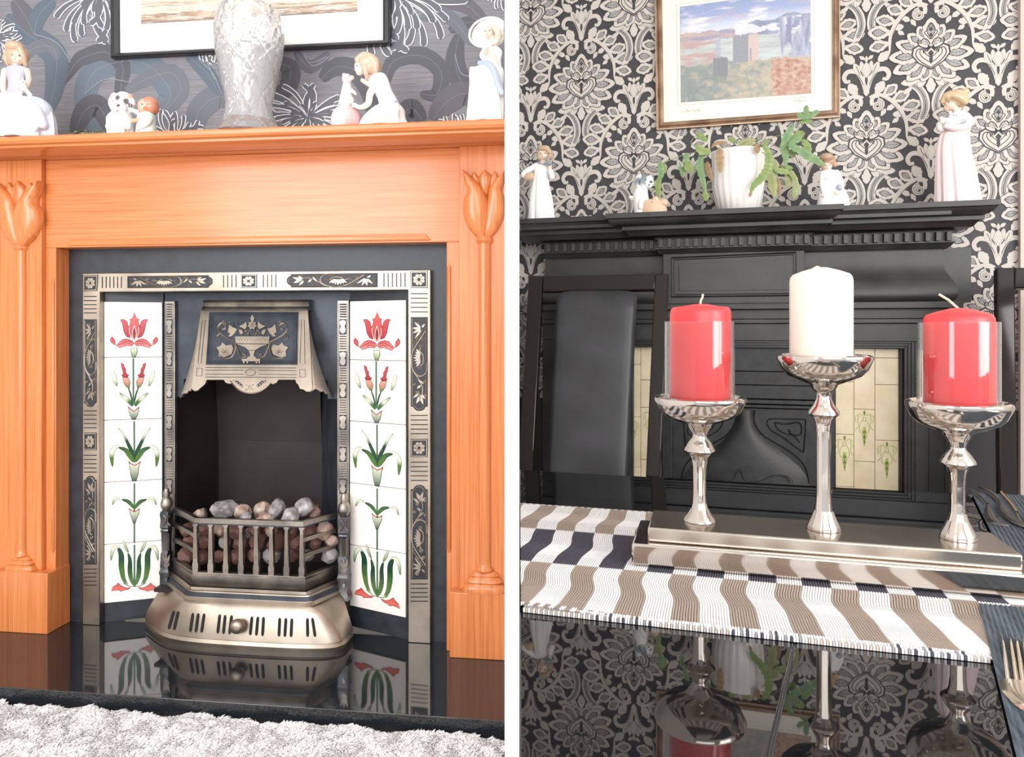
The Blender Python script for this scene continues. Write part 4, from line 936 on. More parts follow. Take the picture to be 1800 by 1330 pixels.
    F([(0, 56), (8, 68), (0, 82), (-8, 68)], CD); ST([(11*math.cos(q*PI/4), 118+11*math.sin(q*PI/4)) for q in range(8)], 4, CD, closed=True, cur=False); F([(0, 88), (14, 100), (0, 106), (-14, 100)], CD)
    return mb
DA, DB, X0, Z0 = .1827, .2725, -.5658, .866
s_recalc[0] = False; dm = damask().mesh('damask_motif', Vector((0, 0, 0)), 0); s_recalc[0] = True
dm.materials.append(PAPERPRINT)
def clipped(xa, xb, dx):
    bm = bmesh.new(); bm.from_mesh(dm)
    for x, sgn in ((xa-dx, -1), (xb-dx, 1)): bmesh.ops.bisect_plane(bm, geom=bm.verts[:]+bm.edges[:]+bm.faces[:], plane_co=(x, 0, 0), plane_no=(sgn, 0, 0), clear_outer=True)
    m = bpy.data.meshes.new('damask_motif'); bm.to_mesh(m); bm.free(); m.materials.append(PAPERPRINT); return m
XWL, XWR = RR.at(913.5, 300, 0).x, RR.at(1793, 300, 0).x
for i in range(-2, 9):
    for j in range(-2, 2):
        x = X0+DA*i; z = Z0+2*DB*j+(DB if i % 2 else 0)
        if z > 1.45 or z < -.7: continue
        z -= .003*i*0
        me = dm if XWL+.165 < x < XWR-.165 else clipped(XWL, XWR, x)
        if len(me.vertices) < 20: continue
        o = part('damask_motif', me, PAPERPRINT, wall_right); o.location = (x, 0, z)
TR = M('beige_gloss_trim', srgb(206, 188, 178), .5)
setting(RR, 'trim_1', MB().box(rx(1794, -.02), 1.6, -.02, 0, ZF_R, ZC), TR)

# ---- black painted fire surround with a breakfront shelf
BLK = noisy(M('black_satin_paint', rough=.42), srgb(40, 39, 39), srgb(56, 55, 55), 12, rough=(.36, .46), bump=.05, bscale=60)
bs = thing(RR, 'fire_surround', (0, 0, ZF_R), 'black painted fire surround with dentils and breakfront shelf against damask paper', 'fireplace surround')
YS, YBF = -.20, -.235
XSR = rx(1760, YS, 355); XBL, XBR = rx(1064, YBF), rx(1484, YBF)
XL0 = RR.at(913.2, 400, YS).x
zt = rz(356, YS, 1600); T = lambda row, y, px=1600: rz(row, y, px)
def cornice(name, ys, yb, xr, xl, xbl, xbr, prof, ins_x=0, bev=.0008):
    """profile (out, z) swept along the breakfront front and the right-hand return"""
    path = [(xl, ys), (xbl, ys), (xbl, yb), (xbr, yb), (xbr, ys), (xr, ys), (xr, 0)]
    mb = MB(); sweep(mb, path, prof); return part(name, mb, BLK, bs, bevel=bev, angle=30)
# path runs left to right along the front, outward normal (dy,-dx) points to -y
dz = zt-T(365, YS, 1500)
prof = [(-.15, zt), (0, zt), (0, zt-.016), (-.006, zt-.018), (-.010, zt-.026), (-.020, zt-.034), (-.032, zt-.038), (-.15, zt-.038)]
o = cornice('mantel_shelf', YS, YBF, XSR, XL0, XBL, XBR, prof)
part('shelf_core', MB().box(XL0, XSR-.12, -.19, -.002, zt-.036, zt-.0005), BLK, bs)
y2, yb2 = -.160, -.195
XR2 = rx(1731, y2); xl2, xr2 = rx(1093, yb2), rx(1464, yb2); xL2 = RR.at(913.3, 400, y2).x
za, zb_ = T(380.5, y2, 1600), T(390, y2, 1600)
cornice('bed_moulding', y2, yb2, XR2, xL2, xl2, xr2, [(-.11, zt-.037), (-.016, zt-.037), (-.004, za), (0, za), (0, zb_), (-.006, zb_), (-.014, zb_-.006), (-.022, zb_-.016), (-.11, zb_-.016)])
y3, yb3 = -.115, -.150
XR3 = rx(1679, y3); xl3, xr3 = rx(1152, yb3), rx(1428, yb3); XBODYL = rx(953, y3)
zd0, zd1 = T(409, y3, 1600), T(425, y3, 1600)
def path3(d, bl=0, br=0): return [(XBODYL+.0, 0), (XBODYL-d*0, y3-d), (xl3-bl, y3-d), (xl3-bl, yb3-d), (xr3+br, yb3-d), (xr3+br, y3-d), (XR3, y3-d), (XR3, 0)]
mb = MB(); sweep(mb, path3(0), [(-.10, zb_-.016), (-.005, zb_-.016), (.006, zb_-.024), (.006, zd0+.003), (0, zd0+.003), (0, zd0), (-.006, zd0), (-.006, zd1), (.001, zd1), (.001, zd1-.004), (-.004, zd1-.008), (-.008, zd1-.014), (-.014, zd1-.02), (-.10, zd1-.02)]); part('dentil_course', mb, BLK, bs, bevel=.0006, angle=30)
dmesh = None; pitch = .0268
def dents(x0, x1, y):
    global dmesh
    n = int((x1-x0)/pitch)
    for k in range(n):
        x = x0+(k+.5)*(x1-x0)/n
        if dmesh is None:
            o = part('dentil', MB().box(-.0065, .0065, -.012, .006, -.5*(zd0-zd1), .5*(zd0-zd1)-.001), BLK, bs, bevel=.0008); dmesh = o; o.location = (x, y, (zd0+zd1)/2-BASE[bs.name].z)
            for v in o.data.vertices: v.co.z += BASE[bs.name].z
        else: o = copypart(dmesh, bs); o.location = (x, y, (zd0+zd1)/2-BASE[bs.name].z)
dents(XBODYL+.008, xl3, y3+.002); dents(xl3+.004, xr3-.004, yb3+.002); dents(xr3, XR3-.004, y3+.002)
zf1, zf0 = zd1-.019, T(531, -.10, 1600)
# pulvinated side panels: concave above, swelling below
def ogee(path, name):
    pr = [(-.06, zf1)]; H = zf1-zf0
    for k in range(19):
        t = k/18; pr.append((.003+.034*(1/(1+math.exp(-(t-.55)*11)))-(.016*max(0, (t-.86)/.14)**2), zf1-H*t))
    pr.append((-.06, zf0)); mb = MB(); sweep(mb, path, pr); return part(name, mb, BLK, bs, angle=30)
xo_r = rx(1661, -.09); xoc = rx(1413, -.125); xoc0 = rx(1166, -.125)
XLB = rx(960, -.09)
ogee([(XLB, -.03), (XLB, -.083), (xoc0+.01, -.083)], 'swept_panel'); ogee([(xoc-.01, -.083), (xo_r-.008, -.083), (xo_r-.008, -.03)], 'swept_panel')
# body sides
XBR_ = rx(1690, -.118)
mb = MB(); pr = []
part('side_cheek', MB().box(xo_r-.03, rx(1698, 0)-.002, -.050, -.001, zf0, zd1-.015), BLK, bs); part('side_cheek', MB().box(XBODYL-.004, XLB+.02, -.050, -.001, zf0, zd1-.015), BLK, bs)
# centre tablet
part('centre_tablet', MB().box(xoc0, xoc, -.135, -.02, zf0, zd1-.014), BLK, bs, bevel=.001)
SCt = face(RR, -.135); mb = MB()
for w_, h_, q in ((3.0, .006, 0), (1.6, .004, 4.5)):
    mb.stroke(SCt, [(1180+q, 453+q*.8), (1399-q, 443.5+q*.8), (1400-q, 519-q*.8), (1181+q, 521.5-q*.8)], w_, h_, h_, closed=True, round_=True)
part('tablet_moulding', mb, BLK, bs, angle=50)
mb = MB(); mb.fill(SCt, [(1193, 464), (1388, 456), (1389, 509), (1194, 511)], .003, .003); part('tablet_field', mb, BLK, bs, bevel=.001, angle=0)
# lintel mouldings
XJR = rx(1692, -.12); XJL = XBODYL
def lint(name, r0, r1, y): part(name, MB().box(XJL, XJR, y, -.001, rz(r1, y, 1550), rz(r0, y, 1550)), BLK, bs, bevel=.002)
lint('lintel_ledge', 530, 542, -.128); lint('lintel_cavetto', 542, 560, -.105); lint('lintel_ledge', 560, 568, -.118); lint('lintel_board', 568, 600, -.108)
xi0r, xi1r = rx(1100, -.10), rx(1607, -.10)
for a, b in ((XJL, xi0r), (xi1r, XJR)):
    part('jamb', MB().box(a, b, -.108, -.001, ZF_R, rz(600, -.108, 1550)), BLK, bs, bevel=.002)
x_a, x_b = rx(1634, -.108), rx(1662, -.108)
mb = MB(); zz = rz(625, -.108, 1640); mb.loft([[(x_a, -.107, z_) for z_ in (0, 0)]]) if 0 else None
for a in (x_a, x_b): part('jamb_bead', MB().box(a-.002, a+.002, -.112, -.107, ZF_R+.2, zz), BLK, bs, bevel=.001)
for k, (d, y) in enumerate(((0, -.104), (.008, -.098), (.016, -.092))):      # stepped opening edge
    x0, x1, z1 = xi0r+d-.001, xi1r-d+.001, rz(598, -.10, 1550)-d
    mb = MB(); mb.box(x1-.009, x1, y, -.02, ZF_R, z1); mb.box(x0, x0+.009, y, -.02, ZF_R, z1); mb.box(x0+.009, x1-.009, y, -.02, z1-.009, z1); part('opening_moulding', mb, BLK, bs, bevel=.001)
# ---- black cast insert with cream tiles
CAST = noisy(M('black_cast_iron', rough=.45), srgb(28, 28, 29), srgb(46, 46, 47), 25, rough=(.38, .55), bump=.35, bscale=220, bdist=.0008)
bi = thing(RR, 'fireplace_insert', (0, -.06, ZF_R), 'black cast iron fireplace insert with cream tiles behind the candles', 'fireplace')
YT = -.062; zlo = -.75
xa, xb = xi0r+.024, xi1r-.024; ztop = rz(598, -.10, 1550)-.024
part('insert_plate', MB().box(xa, xb, -.05, -.02, ZF_R, ztop), CAST, bi)
x_h0, x_h1 = rx(1182, -.075), rx(1456, -.075)
yh = -.078
for nm, r0, r1, y in (('hood_band', 604, 652, -.070), ('hood_band', 653, 676, -.078), ('hood_band', 677, 700, -.082), ('hood_band', 702, 709, -.090), ('hood_band', 711, 716, -.086)):
    part(nm, MB().box(x_h0, x_h1, y, -.05, rz(r1, y, 1320), rz(r0, y, 1320)), CAST, bi, bevel=.0015)
part('iron_stile', MB().box(x_h1, rx(1467, -.07), -.078, -.05, ZF_R, ztop), CAST, bi, bevel=.002); part('iron_stile', MB().box(rx(1164, -.07), x_h0, -.078, -.05, ZF_R, ztop), CAST, bi, bevel=.002)
part('hood_plate', MB().box(x_h0, x_h1, -.074, -.05, zlo, rz(717, -.074, 1320)), CAST, bi, bevel=.002)
SHp = face(RR, -.074); z6 = lambda pts: [(1180+x/4.75, 590+y/4.75) for x, y in pts]
# swelling bell form of the hood
mb = MB(); ctr = 615; rows = []
for t_ in range(15):
    t = t_/14; y = lerp(618, 1290, t)
    hw = ramp([(0, (78,)), (.12, (74,)), (.25, (105,)), (.4, (190,)), (.55, (330,)), (.7, (450,)), (.85, (530,)), (1, (545,))], t)[0]
    row = []
    for j in range(17):
        u = -1+2*j/16; px, py = z6([(ctr+hw*u, y)])[0]; row.append(SHp.p(px, py, .0+(.030*(1-abs(u)**2.2))**1.0*(.5+.5*t)+.0015))
    rows.append(row)
mb.loft(rows, False, False, False); part('hood_bell', mb, CAST, bi, angle=60)
HB = SHp; mb = MB()
K = dict(h=.006, th=.006, round_=True)
for a in (0, 1):
    X = (lambda x: x) if a == 0 else (lambda x: 2*ctr-x)
    mb.stroke(HB, curve(z6([(X(x), y) for x, y in [(700, 625), (690, 690), (715, 760), (770, 830), (850, 880), (950, 940), (1050, 1010), (1120, 1100), (1150, 1230)]]), 5), 2.4, **K)
    mb.stroke(HB, curve(z6([(X(x), y) for x, y in [(800, 720), (820, 695), (880, 692), (1000, 694), (1122, 698)]]), 3)+z6([(X(1120), 800), (X(1105), 975)])+curve(z6([(X(x), y) for x, y in [(1105, 975), (1030, 920), (940, 850), (840, 790), (798, 730)]]), 4), 2.2, closed=True, **K)
    mb.stroke(HB, curve(z6([(X(x), y) for x, y in [(862, 722), (960, 735), (1060, 722), (1088, 760), (1080, 820), (1030, 828), (990, 805), (985, 780)]]), 5), 3, **K)
    mb.stroke(HB, curve(z6([(X(x), y) for x, y in [(866, 728), (890, 775), (950, 815), (1020, 830), (1075, 890)]]), 5), 2, **K)
part('hood_scroll_relief', mb, CAST, bi, angle=60)
mb = MB(); HBB = None
SHf = face(RR, -.106)
for pts in ([(550, 1125), (585, 1125), (600, 1180), (620, 1210)], [(550, 1125), (535, 1180), (500, 1210), (430, 1205), (380, 1185), (300, 1165)], [(620, 1215), (740, 1215), (820, 1180), (900, 1165), (980, 1180), (1020, 1225)]):
    mb.stroke(SHf, curve(z6([(x, y) for x, y in pts]), 4), 1.2, .001, .006)
part('hood_line', mb, CAST, bi, angle=0)
CREAMT = noisy(M('cream_glazed_tile', rough=.2, coat=.4), srgb(224, 206, 172), srgb(236, 222, 192), 14)
STl = face(RR, -.0645); GL, GLD = srgb(176, 196, 104), srgb(112, 140, 58)
xw = [rx(p, YT) for p in (1468.5, 1501, 1538, 1580)]
xw2 = [rx(p, YT) for p in (1093, 1126, 1163)]
class TM:
    n = Vector((0, -1, 0))
    def __init__(s, cx, cz): s.c = Vector((cx, YT-.0006, cz))
    def p(s, x, y, h=0): return s.c+Vector((x*.00118, -h, y*.00155))
def tilecol(x0, x1, rows_px, px, marks):
    zs = [rz(r_, YT, px) for r_ in rows_px]; zs[0] = ztop-.002
    for k, (a, b) in enumerate(zip(zs, zs[1:])):
        t = part('tile', MB().box(x0+.0006, x1-.0006, YT, -.05, b+.0006, a-.0006), CREAMT, bi, bevel=.001)
        if k in marks:
            mb = MB(); cx, cz = (x0+x1)/2, a-.055; S = TM(cx, cz)
            def s_(pts, w=1.3): mb.stroke(S, curve(pts, 4), w, .0008, .0006, c=GL, round_=True)
            for m_ in (-1, 1):
                s_([(m_*3, 22), (m_*12, 26), (m_*16, 14), (m_*14, 2), (m_*22, -6)]); s_([(m_*3, 14), (m_*9, 8), (m_*12, -4), (m_*8, -12)]); s_([(m_*14, 26), (m_*22, 20), (m_*20, 8)], 1.2)
                s_([(m_*2, 0), (m_*5, -14), (m_*3, -26)], 1.4)
            s_([(4*math.cos(q*PI/4), 16+4*math.sin(q*PI/4)) for q in range(9)], 1.4)
            for q in range(7): mb.fill(S, [(-4.5+q*.4, -6-q*5), (0, 1-q*5), (4.5-q*.4, -6-q*5), (0, -10-q*5)], .0007, c=GLD if q % 2 else GL)
            mb.fill(S, [(0, 34), (3, 28), (0, 22), (-3, 28)], .0007, c=GLD)
            part('green_motif', mb, PRINT, t, angle=0)
tilecol(xw[0], xw[1], (600, 671, 763, 855, 950), 1485, (2,)); tilecol(xw[1], xw[2], (600, 629, 719, 811, 903), 1520, (2,)); tilecol(xw[2], xw[3], (600, 629, 676, 774, 870, 960), 1560, (3,))
tilecol(xw2[0], xw2[1], (600, 640, 732, 820, 910), 1110, (2,)); tilecol(xw2[1], xw2[2], (600, 668, 716, 808, 900), 1144, (2,))
for a, b in ((xw[3], xb), (xa, xw2[0])): part('insert_margin', MB().box(a, b, -.075, -.05, ZF_R, ztop), CAST, bi, bevel=.002)

# ---- table and what lies on it
ZT = -.282
GLASS = M('black_table_glass', (.006, .006, .007), .015, ior=1.75)
XTL = lambda y: RR.at(913.5, 700, y).x
tb = thing(RR, 'dining_table', (.3, -1.6, ZF_R), 'black mirror glass dining table with leaf joints', 'table')
def dirx(y): return lerp(.0612, -.1005, (-1.1726-y)/(1.9805-1.1726))    # leaf joint runs slightly across
yf, yn = -1.1135, -2.12
def panel(xa0, xa1, xb0, xb1):
    mb = MB(); mb.hexa([(xa1, yn, ZT-.012), (xb1, yn, ZT-.012), (xb1, yn, ZT), (xa1, yn, ZT), (xa0, yf, ZT-.012), (xb0, yf, ZT-.012), (xb0, yf, ZT), (xa0, yf, ZT)])
    return part('glass_panel', mb, GLASS, tb, bevel=.0015)
sl = (dirx(yf), dirx(yn))
lx = (XTL(yf)+.026, XTL(yn)+.0)
# left joint near the partition runs obliquely out of the frame
panel(XTL(yf)+.0005, XTL(-1.16)+.0, -.4700, -.4560) if 0 else None
g = .0009
xq0, xq1 = XTL(yf), XTL(yn)
mb = MB(); mb.hexa([(xq1, yn, ZT-.012), (sl[1]-g, yn, ZT-.012), (sl[1]-g, yn, ZT), (xq1, yn, ZT), (xq0, yf, ZT-.012), (sl[0]-g, yf, ZT-.012), (sl[0]-g, yf, ZT), (xq0, yf, ZT)])
part('glass_panel', mb, GLASS, tb, bevel=.0012)
panel(sl[0]+g, sl[1]+g, .95, .95)
# thin bright edge strip in the joint
mb = MB(); mb.hexa([(sl[1]-g, yn, ZT-.012), (sl[1]+g, yn, ZT-.012), (sl[1]+g, yn, ZT-.0012), (sl[1]-g, yn, ZT-.0012), (sl[0]-g, yf, ZT-.012), (sl[0]+g, yf, ZT-.012), (sl[0]+g, yf, ZT-.0012), (sl[0]-g, yf, ZT-.0012)])
part('leaf_joint', mb, M('grey_joint', srgb(52, 58, 60), .3), tb)
LACQ = M('black_lacquer', (.012, .009, .007), .05, ior=1.4)
part('table_apron', MB().box(-.18, .90, yf+.0-.06, yf-.05, ZT-.07, ZT-.0125), LACQ, tb)
for x in (-.16, .86): part('leg', MB().box(x-.03, x+.03, yf-.11, yf-.05, ZF_R, ZT-.07), LACQ, tb); part('leg', MB().box(x-.03, x+.03, -1.95, -1.89, ZF_R, ZT-.0125), LACQ, tb)
# woven runner
RUN = attr(M('woven_cotton', rough=.95)); rnd = random.Random(2)
y0r, y1r, yb1, yb2_ = -1.3815, -1.7925, -1.515, -1.651
mb = MB(); mb.cur = (.9, .9, .9); wh, tp, dk = srgb(236, 234, 234), srgb(166, 150, 138), srgb(74, 72, 84)
ribw = .0026; stripe = .0273; xs = XTL(y0r)+.0015
def wob(x, y): return .0042*math.sin(y*38+x*5)+.0012*math.sin(y*90+x*3)
def lift(x, y): return .0022+.004*math.exp(-((y-y1r)/.02)**2)*math.exp(-((x+.30)/.05)**2)
nr = int((.62-xs)/ribw)
for k in range(-3, nr):
    xc = xs+k*ribw
    def colr(y, x):
        q = int(math.floor((xc+.2871)/stripe))
        if y > y0r-.008 or y < y1r+.010: return wh if (k % 4 < 2) else mix(tp, dk, .2)
        if y > yb1: return tp if q % 2 == 0 else wh
        if y > yb2_: return dk if (q+1) % 2 == 0 else wh
        return tp if q % 2 == 0 else wh
    segs = [(y0r, yb1, 9), (yb1, yb2_, 9), (yb2_, y1r, 11)]
    for (ya, yb_, n) in segs:
        ys = [lerp(ya, yb_, i/n) for i in range(n+1)]
        if ya == y0r: ys.insert(1, ya-.008)
        if yb_ == y1r: ys.insert(-1, yb_+.010)
        pr = []
        for i, y in enumerate(ys):
            c = colr(max(min((ys[min(i, len(ys)-2)]+ys[min(i, len(ys)-2)+1])/2, 9), -9) if 0 < i < len(ys)-1 else (ys[0]+ys[1])/2 if i == 0 else (ys[-2]+ys[-1])/2, xc)
            x = xc+wob(xc, y); xmin = XTL(y)+.001; z = ZT+lift(xc, y); hh = .0011
            row = []
            for u, h in ((0, 0), (.25, .8), (.5, 1), (.75, .8), (1, 0)):
                row.append(mb.V((max(x+u*ribw, xmin), y, z+h*hh), c))
            pr.append(row)
        if pr[0][4] and max(mb.v[r_[4]][0]-mb.v[r_[0]][0] for r_ in pr) < 1e-6: continue
        for a, b in zip(pr, pr[1:]):
            for j in range(4): mb.F(a[j], a[j+1], b[j+1], b[j])
run = solo(RR, 'table_runner', mb, RUN, (.1, -1.6, ZT), 'ribbed table runner striped white, taupe and charcoal under the candle stand', 'table runner', angle=0)
mb = MB(); mb.loft([[(XTL(y0r)+.002, y0r, ZT+.0004), (.62, y0r, ZT+.0004), (.62, y1r, ZT+.0004), (XTL(y1r)+.002, y1r, ZT+.0004)], [(XTL(y0r)+.002, y0r, ZT+.0024), (.62, y0r, ZT+.0024), (.62, y1r, ZT+.0024), (XTL(y1r)+.002, y1r, ZT+.0024)]]); part('backing', mb, RUN, run)
# hem stitches along the near edge
mb = MB(); x = XTL(y1r)+.004; k = 0
while x < .088:
    c = [wh, wh, srgb(150, 146, 150), wh, dk][k % 5] if (k//26) % 2 else [wh, srgb(190, 176, 166)][k % 2]
    mb.cur = c; mb.box(x, x+.0019, y1r-.0022, y1r+.001, ZT+.0006, ZT+.0046); mb.cur = wh if k % 2 else c; mb.box(x, x+.0019, y1r+.0035, y1r+.006, ZT+.0035, ZT+.0052); x += .0025; k += 1
part('hem', mb, RUN, run, angle=0, kind='stuff')
# candle stand
SILVER = noisy(M('polished_silver', metal=1, rough=.09), srgb(196, 186, 178), srgb(226, 218, 210), 4, rough=(.07, .13))
SILVB = noisy(M('brushed_silver', metal=1, rough=.22), srgb(190, 180, 168), srgb(214, 204, 194), 6, rough=(.16, .30), bump=.1, bscale=300, bdist=.0003)
st = thing(RR, 'candle_stand', (0, -1.59, ZT+.006), 'silver three-light candle stand on a stepped plinth across the striped runner', 'candle holder')
zb0, zb1, zb2 = ZT+.0048, -.2524, -.2357
part('plinth_lower', MB().box(-.2242, .192, -1.638, -1.530, zb0, zb1), SILVER, st, bevel=.0025)
part('plinth_upper', MB().box(-.2066, .1763, -1.6258, -1.5404, zb1, zb2), SILVB, st, bevel=.002)
YCS = -1.578
def stem_(xc, prof, name='candle_cup'):
    pass
def holder(cx, rows, shaft):
    p0 = RR.at(cx, 800, YCS); pts = []
    tw = (RR.at(cx+10, 800, YCS)-p0).length/10
    for hw, row in rows: pts.append((hw*tw*.985, RR.at(cx, row, YCS).z))
    top = [p for p in pts]
    cup, knop, sh = shaft
    def seg(a, b): return pts[a:b+1]
    zt_ = pts[0][1]
    # cup: hollow dish with rolled rim
    r0 = pts[0][0]; cupp = [(.001, zt_-.007), (r0*.80, zt_-.006), (r0*.86, zt_-.001), (r0*.93, zt_+.0015), (r0, zt_)]+seg(1, cup)
    mb = MB(); mb.lathe(cupp[::-1], (p0.x, YCS, 0), 56); part('candle_cup', mb, SILVER, st, angle=50)
    mb = MB(); mb.lathe(seg(cup, knop)[::-1], (p0.x, YCS, 0), 40); part('knop', mb, SILVER, st, angle=50)
    mb = MB(); s_ = []
    for (ra, za_), (rb, zb__) in zip(seg(knop, sh), seg(knop, sh)[1:]):
        for k in range(4): s_.append((lerp(ra, rb, k/4), lerp(za_, zb__, k/4)))
    s_.append(pts[sh]); mb.lathe(s_[::-1], (p0.x, YCS, 0), 48, rip=lambda a, z: 1-.045*abs(math.cos(4*a))); part('shaft', mb, SILVER, st, angle=25)
    mb = MB(); ft = pts[sh:]; k = zb2/ft[-1][1] if 0 else 1
    ft[-1] = (ft[-1][0], zb2+.0002); mb.lathe(ft[::-1], (p0.x, YCS, 0), 48); part('stem_foot', mb, SILVER, st, angle=50)
    return p0.x, zt_, tw
hL = holder(1230, [(82, 698), (83, 703), (80, 708), (73, 722), (62, 731), (46, 738), (27, 744), (23, 749), (17, 757), (13, 763), (13, 768), (20, 776), (27, 788), (28, 791), (23, 796), (18, 800), (15, 806), (12.5, 820), (12, 866), (13, 883), (16, 893), (21, 902), (27, 909), (29, 914), (28, 919)], (8, 14, 20))
hC = holder(1448, [(86, 625), (87, 630), (84, 636), (78, 649), (66, 660), (46, 668), (26, 675), (22, 682), (16, 688), (13, 694), (14, 701), (20, 712), (28, 722), (28.5, 727), (24, 731), (19, 735), (16, 742), (14, 760), (13.5, 858), (15, 880), (17, 896), (22, 908), (28, 920), (31, 927), (30, 934)], (8, 14, 20))
hR = holder(1684, [(94, 707), (95, 713), (91, 721), (84, 734), (72, 744), (50, 753), (28, 760), (24, 767), (18, 775), (14, 784), (14, 789), (22, 797), (31, 809), (32, 813), (26, 818), (20, 822), (17, 829), (14.5, 846), (14, 884), (15, 902), (19, 914), (25, 925), (31, 935), (34, 943), (33, 950)], (8, 14, 20))
def wax(name, c, e): m = M(name, c, .35, sss=.25); P(m).inputs['Subsurface Radius'].default_value = (.02, .006, .004); return m
REDW, WHITEW = wax('red_wax', srgb(244, 66, 70), 0), wax('ivory_wax', srgb(248, 236, 222), 0)
WICK = M('wick_cotton', srgb(226, 206, 180), .9)
def candle(h, cx, hw, rb, rsh, rap, mat, label, wick, glass=None, gl=None):
    x, zt_, tw = h; xc = RR.at(cx, 700, YCS).x; zb_ = zt_-.0058; Z = lambda r_: RR.at(cx, r_, YCS).z
    c = thing(RR, 'pillar_candle', (xc, YCS, zb_), label, 'candle')
    r_ = hw*tw*.985; zs, za_ = Z(rsh), Z(rap)
    mb = MB(); mb.lathe([(r_*.97, zb_), (r_, zb_+.003), (r_, zs-.002), (r_*.975, zs+.003), (r_*.9, zs+.0065), (r_*.6, lerp(zs, za_, .72)), (r_*.22, lerp(zs, za_, .98)), (.002, za_)], (xc, YCS, 0), 48); part('wax', mb, mat, c, angle=50)
    mb = MB(); mb.tube([(xc+wx_, YCS, za_-.001+wz) for wx_, wz in wick], .0013, 8); part('wick', mb, WICK, c)
    if glass:
        gx = RR.at((glass[0]+glass[1])/2, 700, YCS).x; gr = (glass[1]-glass[0])/2*tw*.985; z1 = Z(glass[2])
        g = solo(RR, 'glass_sleeve', MB().lathe([(gr-.0012, zb_+.0002), (gr, zb_+.0002), (gr, z1), (gr-.0012, z1)], (gx, YCS, 0), 64, False, False), GLS, (gx, YCS, zb_), gl, 'candle sleeve')
        me = g.data; bm = bmesh.new(); bm.from_mesh(me); bm.verts.ensure_lookup_table(); n = 64
        for j in range(n): bm.faces.new([bm.verts[k] for k in (3*n+j, 3*n+(j+1) % n, (j+1) % n, j)])
        bmesh.ops.recalc_face_normals(bm, faces=bm.faces); bm.to_mesh(me); bm.free()
GLS = M('clear_glass', (1, 1, 1), .02, trans=1, ior=1.45)
candle(hL, 1231, 55, 697, 549, 534, REDW, 'red pillar candle with upright wick, leftmost on the silver stand', [(0, 0), (.0005, .005), (.0025, .009), (.003, .013)], (1166, 1292, 565), 'clear glass sleeve around the left red candle')
candle(hC, 1443, 57, 625, 492, 470, WHITEW, 'ivory pillar candle on the tall middle cup', [(0, 0), (-.004, .002), (-.012, -.0025), (-.018, -.005)])
candle(hR, 1685, 63, 708, 563, 541, REDW, 'large red pillar candle with bent wick on the right cup', [(0, 0), (-.004, .004), (-.010, .010), (-.016, .014), (-.0195, .0165)], (1611, 1757, 566), 'clear glass sleeve around the right red candle')
# placemats, cutlery
MATM = noisy(M('slate_woven_mat', rough=.9), srgb(58, 66, 74), srgb(92, 102, 112), 260, (1, .06, 1), p0=.3, p1=.7, bump=.6, bscale=260, bdist=.001)
def mat_(pts, z, label, ribs):
    mb = MB(); base = [Vector((x, y, z)) for x, y in pts]
    a, b, c, d = base; n = ribs; rr = []
    for i in range(n):
        for u, h in ((0, .0004), (.5, .0017)):
            t = (i+u)/n; rr.append((a.lerp(b, t)+Vector((0, 0, h)), d.lerp(c, t)+Vector((0, 0, h))))
    rows = [[p for p in (q[0].lerp(q[1], k/6) for k in range(7))] for q in rr]
    mb.loft(rows, False, False, False)
    lo = [mb.V(p+Vector((0, 0, .0002))) for p in base]; mb.F(*lo)
    return solo(RR, 'placemat', mb, MATM, (base[0].x, base[0].y, z), label, 'placemat', 'slate placemats')
on = lambda px, py, z=ZT: RR.onz(px, py, z)
a = on(1698, 864); m1 = mat_([(a.x, -1.118), (.80, -1.118), (.72, -1.46), (.2065, -1.49)], ZT+.0038, 'slate ribbed placemat holding knives at the far right table edge', 95)
m2 = mat_([(.1240, -1.662), (.60, -1.662), (.60, -2.05), (.028, -2.05)], ZT+.0040, 'slate ribbed placemat holding the fork, nearest right corner', 110)
STEEL = noisy(M('old_steel_cutlery', metal=1, rough=.2), srgb(120, 120, 122), srgb(170, 168, 166), 20, rough=(.14, .3))
def flatware(name, pts, widths, z, thick, mat, parent_=None, round_=True):
    mb = MB(); c = curve([(p.x, p.y) for p in pts], 6); n = len(c); ww = [ramp([(i/(len(widths)-1), (w_,)) for i, w_ in enumerate(widths)], k/(n-1))[0] for k in range(n)]
    class TS: n = Vector((0, 0, 1)); p = staticmethod(lambda x, y, h=0: Vector((x, y, z+h)))
    mb.stroke(TS, c, ww, thick, thick, round_=round_); lo = len(mb.v)
    return mb
def fl(name, px_, widths, z, thick, mat, parent): return part(name, flatware(name, [on(*p) for p in px_], widths, z, thick, mat), mat, parent, angle=60)
zk = ZT+.0056
for lab, dx, (h, b) in (('ornate steel knife nearest the candle stand on the far placemat', 0, ([(1706, 866), (1722, 878), (1736, 893)], [(1736, 893), (1740, 912), (1752, 926), (1775, 932)])),
                        ('steel knife lying just right of the ornate knife', 22, ([(1722, 865), (1738, 872), (1758, 890)], [(1758, 890), (1765, 908), (1785, 925), (1815, 941)])),):
    k0 = on(*h[0]); t = thing(RR, 'table_knife', (k0.x, k0.y, zk), lab, 'knife', 'knives on the far placemat'); zq = zk+(.0 if dx == 0 else .0022)
    fl('handle', h, (.006, .010, .008), zq, .003, STEEL, t); fl('blade', b, (.008, .017, .018, .005), zq, .0022, STEEL, t)
o = on(1760, 871); t = thing(RR, 'butter_knife', (o.x, o.y, zk), 'slim knife with a gold glint, right of the steel knives', 'knife')
BZ = M('gold_edge', srgb(226, 170, 110), .2, 1); fl('handle', [(1760, 872), (1775, 890), (1788, 908)], (.0025, .003, .004), zk+.001, .003, BZ, t); fl('blade', [(1788, 908), (1800, 922), (1815, 940)], (.004, .009, .010), zk, .003, STEEL, t)
